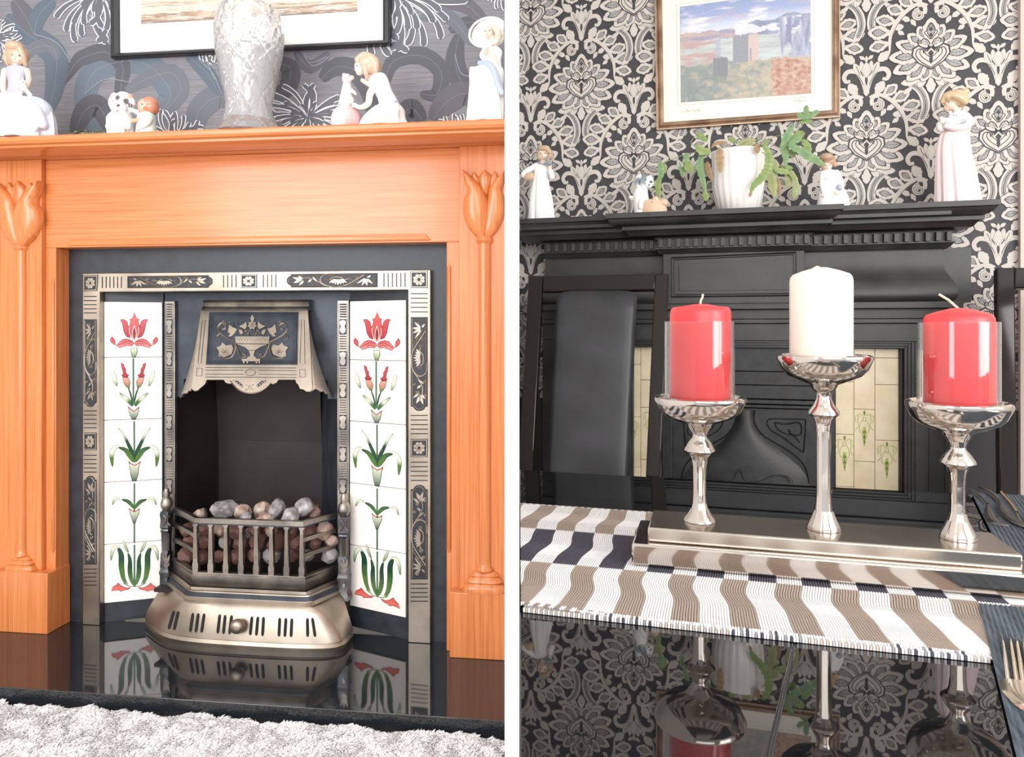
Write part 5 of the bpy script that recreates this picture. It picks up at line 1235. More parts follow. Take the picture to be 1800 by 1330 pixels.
zf = ZT+.0060; o = on(1790, 1215); t = thing(RR, 'table_fork', (o.x, o.y, zf), 'polished steel fork lying on the nearest placemat', 'fork')
FST = M('bright_steel', srgb(226, 216, 200), .16, 1); o2 = lambda px, py: RR.onz(px, py, zf)
for a, b in (((1762, 1121), (1774, 1206)), ((1776, 1123), (1789, 1206)), ((1787, 1123), (1800, 1206)), ((1799, 1125), (1812, 1206))):
    mb = flatware('t', [o2(*a), o2(lerp(a[0], b[0], .5), lerp(a[1], b[1], .5)), o2(*b)], (.0022, .0036, .0042), zf, .0028, FST); part('tine', mb, FST, t, angle=60)
mb = flatware('t', [o2(1792, 1202), o2(1797, 1222), o2(1806, 1240), o2(1820, 1260), o2(1850, 1330)], (.026, .025, .017, .008, .007), zf, .0034, FST); part('handle', mb, FST, t, angle=60)
# ---- chairs
LEATH = noisy(M('grey_black_leather', rough=.45), srgb(44, 44, 47), srgb(58, 58, 62), 8, rough=(.38, .5), bump=.15, bscale=400, bdist=.0004)
def chair(tl, tr, br, bl, fw, label, ytop=-.33, ybot=-.45, pad=True):
    A_, B_ = RR.at(tl[0], tl[1], ytop), RR.at(bl[0], bl[1], ybot); d = B_-A_; S = Surf(RR, A_, (0, d.z, -d.y)); cxx = RR.at((tl[0]+tr[0])/2, 800, -.45)
    c = thing(RR, 'dining_chair', (cxx.x, -.5, ZF_R), label, 'chair', 'black high-backed dining chairs')
    k = fw; q = lambda P_: [S.p(px, py, 0) for px, py in P_]+[S.p(px, py, -.024) for px, py in P_]
    zz = ZF_R
    def post(P_, name, ext=True):      # extend to seat level in the plane
        mb = MB(); v = [S.p(px, py, 0) for px, py in P_]
        if ext:
            dn = (v[0]-v[3]); L_ = (ZF_R+.40-v[0].z)/dn.z
            v[0] = v[0]+dn*L_; v[1] = v[1]+(v[1]-v[2])*((ZF_R+.40-v[1].z)/(v[1]-v[2]).z)
        nb = -S.n*.026; mb.hexa(v+[p+nb for p in v]); part(name, mb, LACQ, c, bevel=.0035)
        return v
    wl, wr = k, k
    l_ = post([bl, (bl[0]+wl, bl[1]), (tl[0]+wl, tl[1]+.1), tl], 'back_post'); r_ = post([(br[0]-wr, br[1]), br, tr, (tr[0]-wr, tr[1]+.1)], 'back_post')
    mb = MB(); t_ = 27*k/24; v = [S.p(*p) for p in ((tl[0]+wl-.3, tl[1]+t_), (tr[0]-wr+.3, tr[1]+t_), (tr[0]-wr+.3, tr[1]+.2), (tl[0]+wl-.3, tl[1]+.2))]
    mb.hexa(v+[p-S.n*.026 for p in v]); part('top_rail', mb, LACQ, c, bevel=.0035)
    # padded splat
    u = lambda t, s: (lerp(lerp(tl[0], tr[0], s), lerp(bl[0], br[0], s), t), lerp(lerp(tl[1], tr[1], s), lerp(bl[1], br[1], s), t))
    rows = []; mb = MB()
    lo = 1.35
    for i in range(16):
        t = lerp(.082, lo, i/15); r = []
        e = max(0, 1-i/1.5)
        for j in range(15):
            s = lerp(.205, .78, j/14); uu = 2*j/14-1
            px, py = u(t, s); cr = abs(uu)**6
            r.append(S.p(px, py+e*abs(uu)**8*7, .012*(1-cr)**.5*min(1, .35+i*.5)))
        rows.append(r)
    mb.loft(rows, False, False, False); part('back_pad', mb, LEATH, c, angle=60, solid=.02)
    xs0, xs1 = l_[0].x, r_[1].x; ys = l_[0].y
    lim = lambda x, y: max(x, RR.at(914.5, 700, y).x)
    y_a, y_b = ys-.34, ys-.005; mb = MB(); e0, e1 = ZF_R+.40, ZF_R+.46
    mb.hexa([(lim(xs0+.01, y_a), y_a, e0), (xs1-.01, y_a, e0), (xs1-.01, y_a, e1), (lim(xs0+.01, y_a), y_a, e1), (lim(xs0+.01, y_b), y_b, e0), (xs1-.01, y_b, e0), (xs1-.01, y_b, e1), (lim(xs0+.01, y_b), y_b, e1)]); part('seat', mb, LEATH, c, bevel=.012)
    for xx_ in (xs0+.022, xs1-.022):
        for y in (ys-.015, ys-.32): x = lim(xx_, y-.02) if xx_ > xs0+.03 else lim(xx_, y-.02)+.0; x = max(x, RR.at(914.5, 700, y-.02).x+.02); part('leg', MB().box(x-.018, x+.018, y-.018, y+.018, ZF_R, ZF_R+.40), LACQ, c, bevel=.002)
chair((929, 484), (1176, 481), (1160, 840), (911, 830), 25, 'black lacquered dining chair with leather back, left of the fireplace insert')
chair((1752, 470), (2010, 468), (2020, 868), (1757, 868), 32, 'black lacquered dining chair, its back cut by the right frame edge')

# ---- picture over the surround
def gridprint(B, W, H, nx, ny, fn, h=0):
    mb = MB(); mb.cur = (.9, .9, .9); g = [[mb.V(B.p(W*i/nx, H*j/ny, h), fn(i/nx, j/ny)) for i in range(nx+1)] for j in range(ny+1)]
    for j in range(ny):
        for i in range(nx): mb.F(g[j][i], g[j+1][i], g[j+1][i+1], g[j][i+1])
    return mb
def nz(x, y, s, o=0): return noise.noise(Vector((x*s, y*s, o)))
def fbm(x, y, s, o=0, n=4): return sum(nz(x, y, s*2**k, o+k*7)/2**k for k in range(n))
def castle(u, v):
    sky = ramp([(0, srgb(132, 150, 196)), (.14, srgb(150, 166, 208)), (.22, srgb(196, 206, 228)), (.30, srgb(222, 222, 230))], v)
    c = mix(sky, srgb(226, 180, 170), max(0, min(1, fbm(u*1.2, v*3, 3, 1)*1.6-v*1.5))*.35); c = mix(c, srgb(232, 230, 238), max(0, min(1, fbm(u, v*4, 4, 5)*2-.3)))
    hz = .25+.05*fbm(u, .2, 4, 2)
    if v > hz-.0+(.08 if u < .5 else -.03*math.sin((u-.4)*5)): c = mix(srgb(150, 158, 186), srgb(120, 130, 160), fbm(u, v, 9, 3)+.5)
    if v > .29+.03*fbm(u, 0, 6, 8) and u < .42: c = mix(srgb(196, 168, 160), srgb(150, 146, 172), fbm(u, v*3, 8, 4)+.5)
    if .23 < v < .4 and u > .42 and fbm(u, v*2, 5, 6) > -.05: c = mix(srgb(236, 236, 244), c, .25)
    if v > .38+.03*fbm(u, 0, 5, 3):
        c = mix(srgb(176, 186, 182), srgb(198, 208, 206), fbm(u*.6, v*5, 6, 9)+.5)
        if u < .3: c = mix(c, srgb(190, 150, 146), max(0, min(1, fbm(u, v*3, 6, 10)*1.5+.45)))
    if v > .62+.05*fbm(u, 0, 5, 13): c = mix(srgb(126, 140, 134), srgb(190, 176, 150), max(0, min(1, u*1.3-.1+fbm(u, v, 14, 14)*.9)))
    if v > .64+.09*fbm(u, 0, 7, 21) and u > .70+.05*fbm(0, v, 14, 5): c = mix(srgb(170, 112, 84), srgb(206, 170, 142), fbm(u, v, 26, 12)+.45)
    if u > .76 and .22 < v < .64 and fbm(u*2, v*.5, 7, 31) > -.18: c = mix(srgb(122, 130, 160), srgb(196, 204, 220), max(0, min(1, fbm(u*3, v*.4, 9, 32)+.35)))
    if .40 < u < .52 and .355+(.012 if int(u*90) % 2 else 0) < v < .64: c = srgb(136, 140, 150)
    if .52 <= u < .60 and .355+(.012 if int(u*90) % 2 else 0) < v < .63: c = srgb(206, 184, 176) if not (.53 < u < .545 and v > .5) else srgb(150, 140, 144)
    if .25 < u < .36 and .56+.03*abs(u-.3)*10 < v < .76: c = srgb(116, 120, 124)
    if .27 < u < .31 and .38 < v < .58: c = mix(c, srgb(160, 168, 192), .6)
    if .05 < u < .35 and v > .76 and fbm(u, v, 6, 15) > .0: c = mix(c, srgb(110, 126, 122), .6)
    c = mix(c, srgb(200, 200, 206), .2)
    return tuple(max(0, x*(1+.10*nz(u, v, 80, 3))) for x in c)
SW = face(RR, -.012)
pf = thing(RR, 'framed_picture', R(1315, 100, -.004), 'framed castle landscape print hanging on the damask wall above the potted plant', 'picture')
TL, TR_, BRq, BL = (1150, -52), (1476, -88), (1476.5, 206), (1154, 229)
FRM = noisy(M('antique_bronze_frame', rough=.35, metal=.6), srgb(128, 98, 76), srgb(178, 148, 124), 14, (1, 1, 1))
FRS = M('pale_bronze_slip', srgb(190, 168, 142), .35, .5)
Bq = BoxMap(SW, TL, TR_, BRq, BL, 100, 100)
def fbar(B, edges, prof, name, mat, parent):
    """mitred frame member: prof (inset fraction, height)"""
    for a, b in edges:
        rings = []
        for cx, cy in (a, b):
            ring = []
            for q, h in prof: ring.append(B.p(lerp(cx, 50, q*2/100*1.0) if 0 else cx+(q if cx == 0 else -q), cy+((q*1.12) if cy == 0 else -(q*1.12)), h))
            rings.append(ring)
        part(name, MB().loft(rings), mat, parent, angle=30)
E4 = (((0, 0), (100, 0)), ((100, 0), (100, 100)), ((100, 100), (0, 100)), ((0, 100), (0, 0)))
fbar(Bq, E4, [(0, -.008), (0, .003), (.7, .005), (1.0, .004), (1.3, .004), (2.0, .010), (2.9, .012), (3.7, .009), (4.1, .003), (4.1, -.008)], 'frame_rail', FRM, pf)
fbar(Bq, E4, [(0, .0032), (.05, .006), (.5, .0062), (.7, .005), (.4, .003)], 'frame_slip', FRS, pf)
mb = MB(); mb.fill(Bq, [(3.9, 4.2), (96.1, 4.2), (96.1, 95.8), (3.9, 95.8)], -.001); part('mount_board', mb, M('cream_mount', srgb(244, 238, 226), .8), pf, angle=0)
Pq = BoxMap(SW, (1195, 12), (1425, -18), (1426, 164), (1197, 180), 100, 100)
pr = gridprint(Pq, 100, 100, 170, 120, castle, .0002); part('landscape_print', pr, PAPERPRINT, pf, angle=0)
INK = M('grey_pencil', srgb(150, 146, 140), .8); mb = MB()
mb.stroke(Pq, [(-2.5, -2.5), (102.5, -2.5), (102.5, 103), (-2.5, 103)], .25, .0003, closed=True)
rnd = random.Random(8)
for x0, y0, n in ((0, 111, 22), (86, 108, 16)):
    pts = [(x0+k*.72+.3*math.sin(k*2.1), y0-1.7*abs(math.sin(k*1.3+.3))-(2.2 if k % 6 == 0 else 0)) for k in range(n)]; mb.stroke(Pq, curve(pts, 3), .22, .0003)
part('pencil_signature', mb, INK, pf, angle=0)
mb = MB(); mb.fill(Bq, [(4, 4.4), (96, 4.4), (96, 95.6), (4, 95.6)], .0034); 
# ---- picture over the pine mantel
SWp = face(LR, YW-.012); lp = thing(LR, 'framed_picture', LR.at(440, 50, YW-.004), 'black framed seascape print with wide white mount above the pine mantel', 'picture')
BLF = M('black_gloss_frame', srgb(34, 36, 40), .3); Lq = BoxMap(SWp, (196, -170), (687, -196), (687, 79), (198, 103), 100, 100)
fbar(Lq, E4, [(0, -.008), (0, .008), (.6, .011), (1.6, .011), (2.6, .006), (2.8, -.008)], 'frame_rail', BLF, lp)
mb = MB(); mb.fill(Lq, [(2.7, 3), (97.3, 3), (97.3, 97), (2.7, 97)], -.001); part('mount_board', mb, M('white_mount', srgb(252, 250, 246), .8), lp, angle=0)
def sea(u, v):
    r = fbm(u*.8, v*9, 5, 2, 5); c = mix(srgb(150, 124, 104), srgb(226, 208, 190), max(0, min(1, .5+r*.9+(.25 if v < .9 else -.25)))); c = mix(c, srgb(250, 240, 228), max(0, min(1, fbm(u*1.5, v*16, 9, 8)*2-.25+u*.3-.1)))
    return mix(c, srgb(112, 98, 92), max(0, min(1, (v-.955)*18+fbm(u, v*4, 8, 4)*.5-.1)) * .8)
Lp_ = BoxMap(SWp, (247, -120), (628, -141), (628, 20), (248, 42), 100, 100)
part('seascape_print', gridprint(Lp_, 100, 100, 150, 120, sea, .0002), PAPERPRINT, lp, angle=0)
# ================================================================== PORCELAIN AND PLANTS ON THE SHELVES
ZSL = zr(222, YSH)+.0006          # top of the pine shelf
ZSR = rz(356, YS, 1600)+.0006     # top of the black shelf
SKIN, SKIN2, HAIR, HAIR2 = srgb(244, 214, 196), srgb(236, 190, 170), srgb(196, 168, 140), srgb(172, 140, 108)
PW, PBLUE, PLAV, PGREY, DKE = srgb(250, 249, 248), srgb(226, 234, 250), srgb(186, 186, 204), srgb(170, 176, 186), srgb(70, 60, 60)
class Fig:
    def __init__(s, room, name, px, yl, zbase, label, cat='figurine', group=None):
        s.r = room; s.y = yl; p = room.at(px, 500, yl); s.k = (room.M @ p).y/FPX; s.z = zbase
        s.t = thing(room, name, (p.x, yl, zbase), label, cat, group); s.row = HYP-zbase/s.k
    def P(s, px, py, dy=0): p = s.r.at(px, py, s.y); p.z = max(p.z, s.z); return p+Vector((0, -dy*s.k, 0))
    def new(s): s.m = MB(); return s
    def ball(s, px, py, r, dy=0, rot=None):
        r = r if hasattr(r, '__len__') else (r, r, r); c = s.r.at(px, py, s.y)+Vector((0, -dy*s.k, 0)); s.m.ball(c, [q*s.k for q in r], 20, 14, rot); return s
    def limb(s, pts, seg=12):
        c = curve([tuple(p) for p in pts], 5); s.m.tube([s.r.at(a[0], a[1], s.y)+Vector((0, -a[2]*s.k, 0)) for a in c], [max(.3, a[3])*s.k for a in c], seg)
        for a in (pts[0], pts[-1]): s.ball(a[0], a[1], a[3]*.98, a[2])
        return s
    def rings(s, L, n=0, amp=0, ph=0, seg=64):
        """stack of ellipses (cx, row, rx, ry, dy); n ripples of depth amp growing downwards"""
        L = [tuple(q) for q in L]; amp *= 1.9
        if L[-1][1] > s.row-30: L[-1] = (L[-1][0], s.row+1)+L[-1][2:]
        c = curve(L, 6); rr = []
        for i, (cx, row, rx_, ry_, dy) in enumerate(c):
            p = s.r.at(cx, min(row, s.row), s.y)+Vector((0, -dy*s.k, 0)); t = i/(len(c)-1); ring = []
            for j in range(seg):
                a = 2*PI*j/seg; q = 1+amp*t*(math.sin(n*a+ph+1.3*math.sin(t*2))*.7+.3*math.sin((n*2+1)*a+ph*2)) if n else 1
                ring.append(p+Vector((rx_*q*math.cos(a), ry_*q*math.sin(a), 0))*s.k)
            rr.append(ring)
        s.m.loft(rr); return s
    def done(s, name, col, vox=1.0, smooth=3, spots=(), grad=None, clip=None, label=None):
        z = s.z
        for i, v in enumerate(s.m.v): s.m.v[i] = (v[0], v[1], max(v[2], z))
        S_ = [(s.r.at(a, b, s.y), r*s.k, c) for a, b, r, c in spots]
        def fn(co):
            c = col
            if grad: c = grad(co)
            for p, r, cc in S_:
                d = math.hypot(co.x-p.x, co.z-p.z)
                if d < r*1.5 and co.y < s.y+.001: c = mix(cc, c, max(0, min(1, (d/r-.6)/.6)))
            return c
        o = rempart(name, s.m, vox*s.k, smooth, PORC, s.t, fn, label)
        if clip:
            bm = bmesh.new(); bm.from_mesh(o.data); b = BASE[o.name]
            p = s.r.at(clip, 300, s.y); d = s.r.ray(clip, 300); n_ = Vector((d.y, -d.x, 0)).normalized()
            bmesh.ops.bisect_plane(bm, geom=bm.verts[:]+bm.edges[:]+bm.faces[:], plane_co=p-b, plane_no=n_, clear_outer=True)
            bmesh.ops.holes_fill(bm, edges=[e for e in bm.edges if e.is_boundary]); bm.to_mesh(o.data); bm.free()
        return o
def face_(f, cx, cy, r, look=0, c=None):      # nose, cheeks
    f.ball(cx, cy, (r*.86, r*.9, r)); f.ball(cx+look*r*.25, cy+r*.45, (r*.5, r*.5, r*.42), r*.4); f.ball(cx+look*r*.45, cy+r*.12, (r*.12, r*.2, r*.17), r*.86)
def eyes(cx, cy, r, look=0): return [(cx+look*r*.45-r*.34, cy-.02*r, r*.13, DKE), (cx+look*r*.45+r*.36, cy-.02*r, r*.13, DKE), (cx+look*r*.45, cy+r*.48, r*.16, srgb(222, 140, 130))]
YA = -.125
# 1 seated girl with a puppy in her lap
f = Fig(LR, 'figurine', 40, YA, ZSL, 'porcelain seated girl in lavender top holding a small pet, far left of pine mantel', group=None)
f.new(); face_(f, 33, 101, 14, .5); f.limb([(29, 108, 0, 6), (29, 122, -1, 6)]); f.limb([(9, 125, 0, 6), (8, 146, 2, 5.6), (13, 164, 6, 5), (30, 171, 12, 4.4), (46, 169, 15, 3.6)]); f.limb([(48, 124, 0, 5), (53, 140, 3, 4.8), (55, 156, 10, 4), (52, 166, 14, 3.4)])
for q in range(4): f.limb([(44, 166+q*2, 16, 1.8), (52, 166.5+q*2.2, 17, 1.5)])
f.done('body', SKIN, .8, 2, eyes(33, 101, 14, .5))
f.new(); f.ball(28, 95, (19, 17, 19), -4); f.ball(25, 100, (15, 15, 20), -7); f.limb([(15, 92, 2, 6), (13, 104, 1, 6), (13, 114, -2, 3)]); f.limb([(40, 88, 6, 6), (44, 100, 3, 5), (43, 114, -3, 4)]); f.ball(30, 84, (16, 13, 10), 5); f.done('hair', HAIR, .8, 2)
f.new().rings([(30, 116, 9, 7, 0), (29, 120, 20, 10, 0), (30, 132, 17, 11, 1), (31, 150, 15, 11, 1), (31, 176, 20, 13, 2)]).done('bodice', PLAV, .8, 2)
f.new(); f.ball(24, 190, (34, 30, 22), 4); f.ball(70, 200, (29, 28, 26), 12); f.rings([(45, 178, 40, 26, 6), (46, 205, 54, 34, 8), (46, 235, 55, 36, 8)], 9, .08, .4); f.limb([(10, 180, 20, 12), (45, 186, 32, 11), (80, 198, 30, 12), (92, 225, 22, 9)]); f.limb([(20, 200, 30, 7), (50, 215, 40, 7), (88, 235, 34, 6)])
f.limb([(5, 205, 28, 5), (20, 222, 36, 6), (28, 236, 38, 5)]); f.done('skirt', PBLUE, 1.0, 2)
f.new(); f.ball(57, 160, (6, 5, 7), 20); f.ball(59, 153, (4.5, 4, 5), 22); f.limb([(51, 152, 20, 2), (50, 146, 20, 1.2)]); f.limb([(56, 149, 21, 1.6), (58, 144, 21, 1)]); f.limb([(62, 165, 20, 3.5), (70, 174, 22, 4)]); f.done('pet', srgb(250, 240, 226), .7, 1, [(61, 153, 1.3, DKE)])
# 2 shaggy dog with a little boy
f = Fig(LR, 'figurine', 235, YA, ZSL, 'porcelain shaggy white dog with dark eye patches beside a crouching boy in pale green')
f.new(); f.ball(217, 180, (17, 15, 19)); f.ball(221, 194, (10, 9, 9), 13); f.rings([(216, 192, 13, 12, 0), (212, 206, 20, 17, 2), (213, 220, 21, 19, 3), (215, 238, 20, 19, 3)], 7, .12); f.limb([(204, 170, 4, 6), (200, 182, 5, 6), (201, 192, 4, 4)]); f.limb([(231, 172, 4, 6), (235, 184, 5, 6), (233, 196, 4, 4)])
f.limb([(226, 205, 14, 6), (235, 216, 18, 6), (236, 228, 18, 5.5)]); f.limb([(205, 208, 14, 6), (204, 228, 18, 6)]); f.limb([(214, 198, 16, 3), (219, 202, 17, 2), (226, 199, 16, 2.4)])
f.done('dog', PW, .8, 1, [(216, 176, 5.5, srgb(96, 80, 76)), (229, 181, 6, srgb(86, 74, 74)), (234, 172, 6, srgb(206, 170, 146)), (235, 188, 5.5, srgb(90, 82, 86)), (222, 192, 3.6, srgb(84, 72, 68)), (205, 181, 2.2, srgb(150, 140, 140)), (203, 175, 1.6, srgb(150, 140, 140)), (219, 201, 2.5, srgb(150, 120, 116)), (211, 186, 2, srgb(150, 150, 160))])
f.new(); face_(f, 256, 188, 15, -.5); f.limb([(252, 212, 8, 4), (246, 216, 14, 3.5), (242, 217, 16, 3)]); 
for q in range(4): f.limb([(244, 214+q*1.8, 16, 1.4), (239, 214+q*2, 17, 1.2)])
f.done('boy', srgb(238, 176, 150), .8, 2, eyes(256, 188, 15, -.5)+[(262, 193, 4, srgb(214, 130, 100))])
f.new(); f.ball(262, 182, (14.5, 14, 13), -3); f.ball(266, 188, (10, 13, 12), -4); f.done('hair', srgb(206, 138, 112), .8, 2)
f.new(); f.rings([(258, 198, 10, 9, 0), (257, 206, 16, 12, 0), (258, 222, 17, 13, 2), (259, 240, 19, 15, 4)]); f.limb([(244, 199, 2, 5), (238, 196, 6, 4), (233, 194, 8, 3.5)]); f.limb([(268, 210, 6, 6), (266, 222, 12, 6), (256, 230, 16, 5)]); f.done('romper', srgb(206, 214, 204), .8, 2)
# 3 sprig of tiny leaves lying on the shelf
rnd = random.Random(3); f = Fig(LR, 'leaf_sprig', 158, -.17, ZSL, 'trailing sprig of tiny green leaves lying on the pine mantel edge', 'foliage')
LEAF = attr(M('leaf_green', rough=.5)); mb = MB()
f.m = MB(); f.limb([(131, 232, 0, .7), (158, 231, 0, .7), (186, 230, 0, .7)]); mbs = f.m; part('stem', mbs, LEAF, f.t)
for k in range(46):
    c = f.P(131+k*1.2+rnd.uniform(-1, 1), 229, rnd.uniform(-3, 3)); c.z = ZSL+rnd.uniform(.003, .009); a = rnd.uniform(0, 2*PI); mb = MB(); mb.cur = rnd.choice([srgb(140, 178, 60), srgb(96, 140, 50), srgb(170, 200, 90), srgb(226, 236, 220)])
    d = Vector((math.cos(a), math.sin(a)*.6, rnd.uniform(-.2, .6)))*.0055; s_ = Vector((-math.sin(a), math.cos(a), .3))*.0022
    i = [mb.V(c), mb.V(c+d*.5+s_), mb.V(c+d), mb.V(c+d*.5-s_), mb.V(c+d*.5+Vector((0, 0, .0008)))]; mb.F(i[0], i[1], i[4]); mb.F(i[1], i[2], i[4]); mb.F(i[2], i[3], i[4]); mb.F(i[3], i[0], i[4]); part('leaf', mb, LEAF, f.t, angle=0)
# 4 cut crystal vase
CRY = M('cut_crystal', (1, 1, 1), .03, trans=.84, ior=1.5); f = Fig(LR, 'crystal_vase', 438, -.12, ZSL, 'heavy cut crystal vase with star and fan cuts in front of the black picture frame', 'vase')
prof = [(46, 16), (51, 22), (56, 34), (58.5, 52), (58.5, 72), (57, 92), (53, 112), (49, 130), (45.5, 148), (42, 166), (39, 184), (40, 198), (44, 212), (50, 224), (54, f.row)]
c = f.r.at(438, 100, f.y); pr = [(r*f.k, HYP-row) for r, row in curve(prof, 5)]; pr = [(r, q*f.k) for r, q in pr]; H = pr[0][1]-f.z; NS = 176; rings = []
def cut(a, t):
    v = 0; u = a/(2*PI)*6
    for s_ in (1, -1):
        q = (u*1.0+s_*t*3.4) % 1.0; v += .045*max(0, 1-abs(q-.5)/.07)
    if t > .62:
        cx = (u % 1)-.5; ang = math.atan2((t-.66)*3.0, cx); rr = math.hypot((t-.66)*3.0, cx); v += .034*max(0, math.cos(ang*13))*(rr < 1.1)*min(1, rr*3)
    elif t > .28: v += .03*max(0, math.cos(u*2*PI*2+t*34))*max(0, math.cos(u*2*PI*2-t*34))
    else:
        cx = (u % 1)-.5; ang = math.atan2((t-.3)*2.6, cx); v += .034*max(0, math.cos(ang*9))*(t > .06)
    return v
for r, z in pr[::-1]:
    t = (z-f.z)/H; rings.append([(c.x+r*(1-cut(2*PI*j/NS, t))*math.cos(2*PI*j/NS), f.y+r*(1-cut(2*PI*j/NS, t))*math.sin(2*PI*j/NS), max(z+(.0022*abs(math.sin(12*PI*j/NS*2)) if t > .985 else 0), f.z)) for j in range(NS)])
inn = [(r-.006, z) for r, z in pr if z > f.z+.03]
for r, z in inn: rings.append([(c.x+r*math.cos(2*PI*j/NS), f.y+r*math.sin(2*PI*j/NS), z) for j in range(NS)])
rings.append([(c.x+.004*math.cos(2*PI*j/NS), f.y+.004*math.sin(2*PI*j/NS), f.z+.022) for j in range(NS)])
mb = MB(); mb.loft(rings); part('cut_body', mb, CRY, f.t, angle=12)
# 5 girl leaning towards a puppy on a ball
f = Fig(LR, 'figurine', 655, YA, ZSL, 'porcelain girl bending to a puppy perched on a pink and white ball')
f.new(); f.ball(634, 118, (11, 12, 14)); f.ball(626, 122, (3.5, 3, 2.6)); f.ball(632, 128, (6, 6, 5)); f.limb([(646, 128, 0, 6), (652, 138, 0, 6)]); f.limb([(664, 152, 8, 7), (655, 168, 13, 6.2), (652, 186, 15, 5.6), (640, 193, 15, 4.4), (628, 190, 14, 3.4)])
for q in range(4): f.limb([(631, 187+q*1.7, 15, 1.6), (624, 186+q*2, 15, 1.3)])
f.limb([(655, 150, -8, 6), (636, 140, -4, 4)])
f.done('body', srgb(246, 226, 214), .8, 2, [(631, 120, 1.6, DKE)])
f.new(); f.ball(650, 112, (20, 19, 16)); f.ball(656, 120, (15, 19, 14)); f.limb([(632, 108, 6, 7), (645, 102, 8, 8), (662, 112, 10, 8), (664, 128, 10, 5)]); f.limb([(640, 110, 12, 5), (647, 128, 13, 5), (648, 142, 11, 2.5)]); f.done('hair', srgb(206, 176, 152), .8, 2)
f.new(); f.rings([(668, 130, 9, 9, 0), (666, 140, 17, 13, 0), (672, 158, 17, 14, 1), (681, 174, 17, 14, 1), (686, 188, 19, 15, 2)]); f.limb([(664, 140, 8, 9), (668, 152, 12, 9)]); f.done('blouse', PW, .8, 2)
f.new(); f.rings([(686, 184, 18, 16, 2), (682, 196, 30, 24, 6), (676, 212, 38, 28, 8), (676, 236, 44, 30, 8)], 8, .06); f.limb([(700, 196, 8, 10), (706, 212, 8, 10), (704, 236, 8, 10)]); f.done('skirt', PW, 1, 2, [(710, 206, 8, srgb(246, 226, 214))])
f.new(); f.limb([(664, 192, 14, 2.4), (682, 189, 20, 2.6), (700, 180, 12, 2.4)]); f.done('sash', srgb(190, 200, 226), .7, 1)
f.new(); f.ball(609, 211, 27); c0 = f.r.at(600, 200, f.y)
f.done('ball', PW, 1, 2, grad=lambda co: mix(srgb(252, 250, 250), srgb(248, 190, 190), max(0, min(1, (co.x-c0.x)/.028))))
f.new(); f.ball(610, 139, (9, 8, 9.5)); f.ball(619, 137, (4.5, 4.5, 4), 1); f.rings([(610, 146, 7, 7, 0), (610, 158, 9.5, 9, 0), (609, 172, 12, 11, 0), (607, 186, 13, 11, 0)]); f.limb([(616, 158, 4, 4), (624, 164, 7, 3), (628, 168, 8, 2.2)]); f.limb([(615, 172, 6, 5.4), (621, 180, 8, 5), (614, 186, 9, 3.6)]); f.limb([(607, 134, 6, 3.6), (608, 142, 8, 3.4), (610, 147, 7, 2)])
f.done('puppy', srgb(238, 226, 218), .8, 2, [(621, 137, 1.5, srgb(190, 160, 150)), (616, 135, 1, DKE), (614, 146, 1.4, srgb(150, 140, 140))])
# 6 lady in a sun hat (cut by the partition)
f = Fig(LR, 'figurine', 850, YA, ZSL, 'porcelain lady in a wide white sun hat with blue sash, right end of pine mantel'); CL = 885.5
f.new(); face_(f, 860, 58, 11, -.4); f.limb([(866, 66, 0, 5), (870, 80, 0, 5)]); f.limb([(864, 92, 8, 5), (872, 108, 14, 4.6), (876, 124, 16, 4)]); f.limb([(858, 92, 10, 5), (852, 100, 14, 4.4), (856, 92, 18, 3.4)]); f.done('body', SKIN, .8, 2, eyes(860, 58, 11, -.4), clip=CL)
f.new(); rot = Matrix.Rotation(.55, 3, 'Y') @ Matrix.Rotation(-.5, 3, 'X')
f.ball(860, 56, (34, 4.5, 27), -7, Matrix.Rotation(-.35, 3, 'Y')); f.ball(872, 46, (19, 17, 19), -15); ho = [(857+33*math.cos(q*PI/12)*math.cos(.35)+25*math.sin(q*PI/12)*math.sin(.35), 56-33*math.cos(q*PI/12)*math.sin(.35)+25*math.sin(q*PI/12)*math.cos(.35), -2, 2.2) for q in range(25)]; f.limb(ho); f.done('sun_hat', srgb(248, 240, 232), .9, 2, clip=CL)
f.new(); f.limb([(868, 50, 9, 4), (876, 60, 8, 6), (874, 74, 4, 5), (866, 80, 6, 3)]); f.done('hair', srgb(226, 206, 188), .8, 2, clip=CL)
f.new(); f.rings([(868, 84, 10, 8, 0), (866, 92, 17, 11, 0), (866, 108, 15, 12, 2), (864, 124, 20, 15, 4)]); f.limb([(856, 90, 8, 6), (850, 102, 12, 5.5), (856, 112, 14, 4)]); f.done('blouse', srgb(238, 240, 248), .8, 2, clip=CL)
f.new(); f.rings([(864, 118, 18, 16, 3), (856, 126, 29, 21, 6), (858, 150, 31, 25, 8), (859, 180, 33, 28, 8), (860, 212, 36, 30, 8), (860, 232, 37, 30, 8)], 7, .10, 1.0); f.limb([(832, 126, 12, 5), (842, 136, 22, 5), (846, 160, 28, 4)])
f.done('skirt', srgb(252, 244, 238), 1, 1, [(842, 150, 3.5, srgb(236, 212, 194)), (846, 172, 2.6, srgb(236, 212, 194)), (854, 130, 4, srgb(244, 226, 206)), (868, 155, 3, srgb(240, 222, 208)), (872, 175, 3, srgb(240, 222, 208))], clip=CL)
f.new(); f.limb([(846, 118, 20, 4), (862, 122, 26, 5.5), (874, 138, 30, 6.5), (880, 160, 34, 6), (888, 175, 36, 5)]); f.done('sash', srgb(176, 188, 204), .8, 1, clip=CL)
# right alcove ------------------------------------------------------
YR = -.135
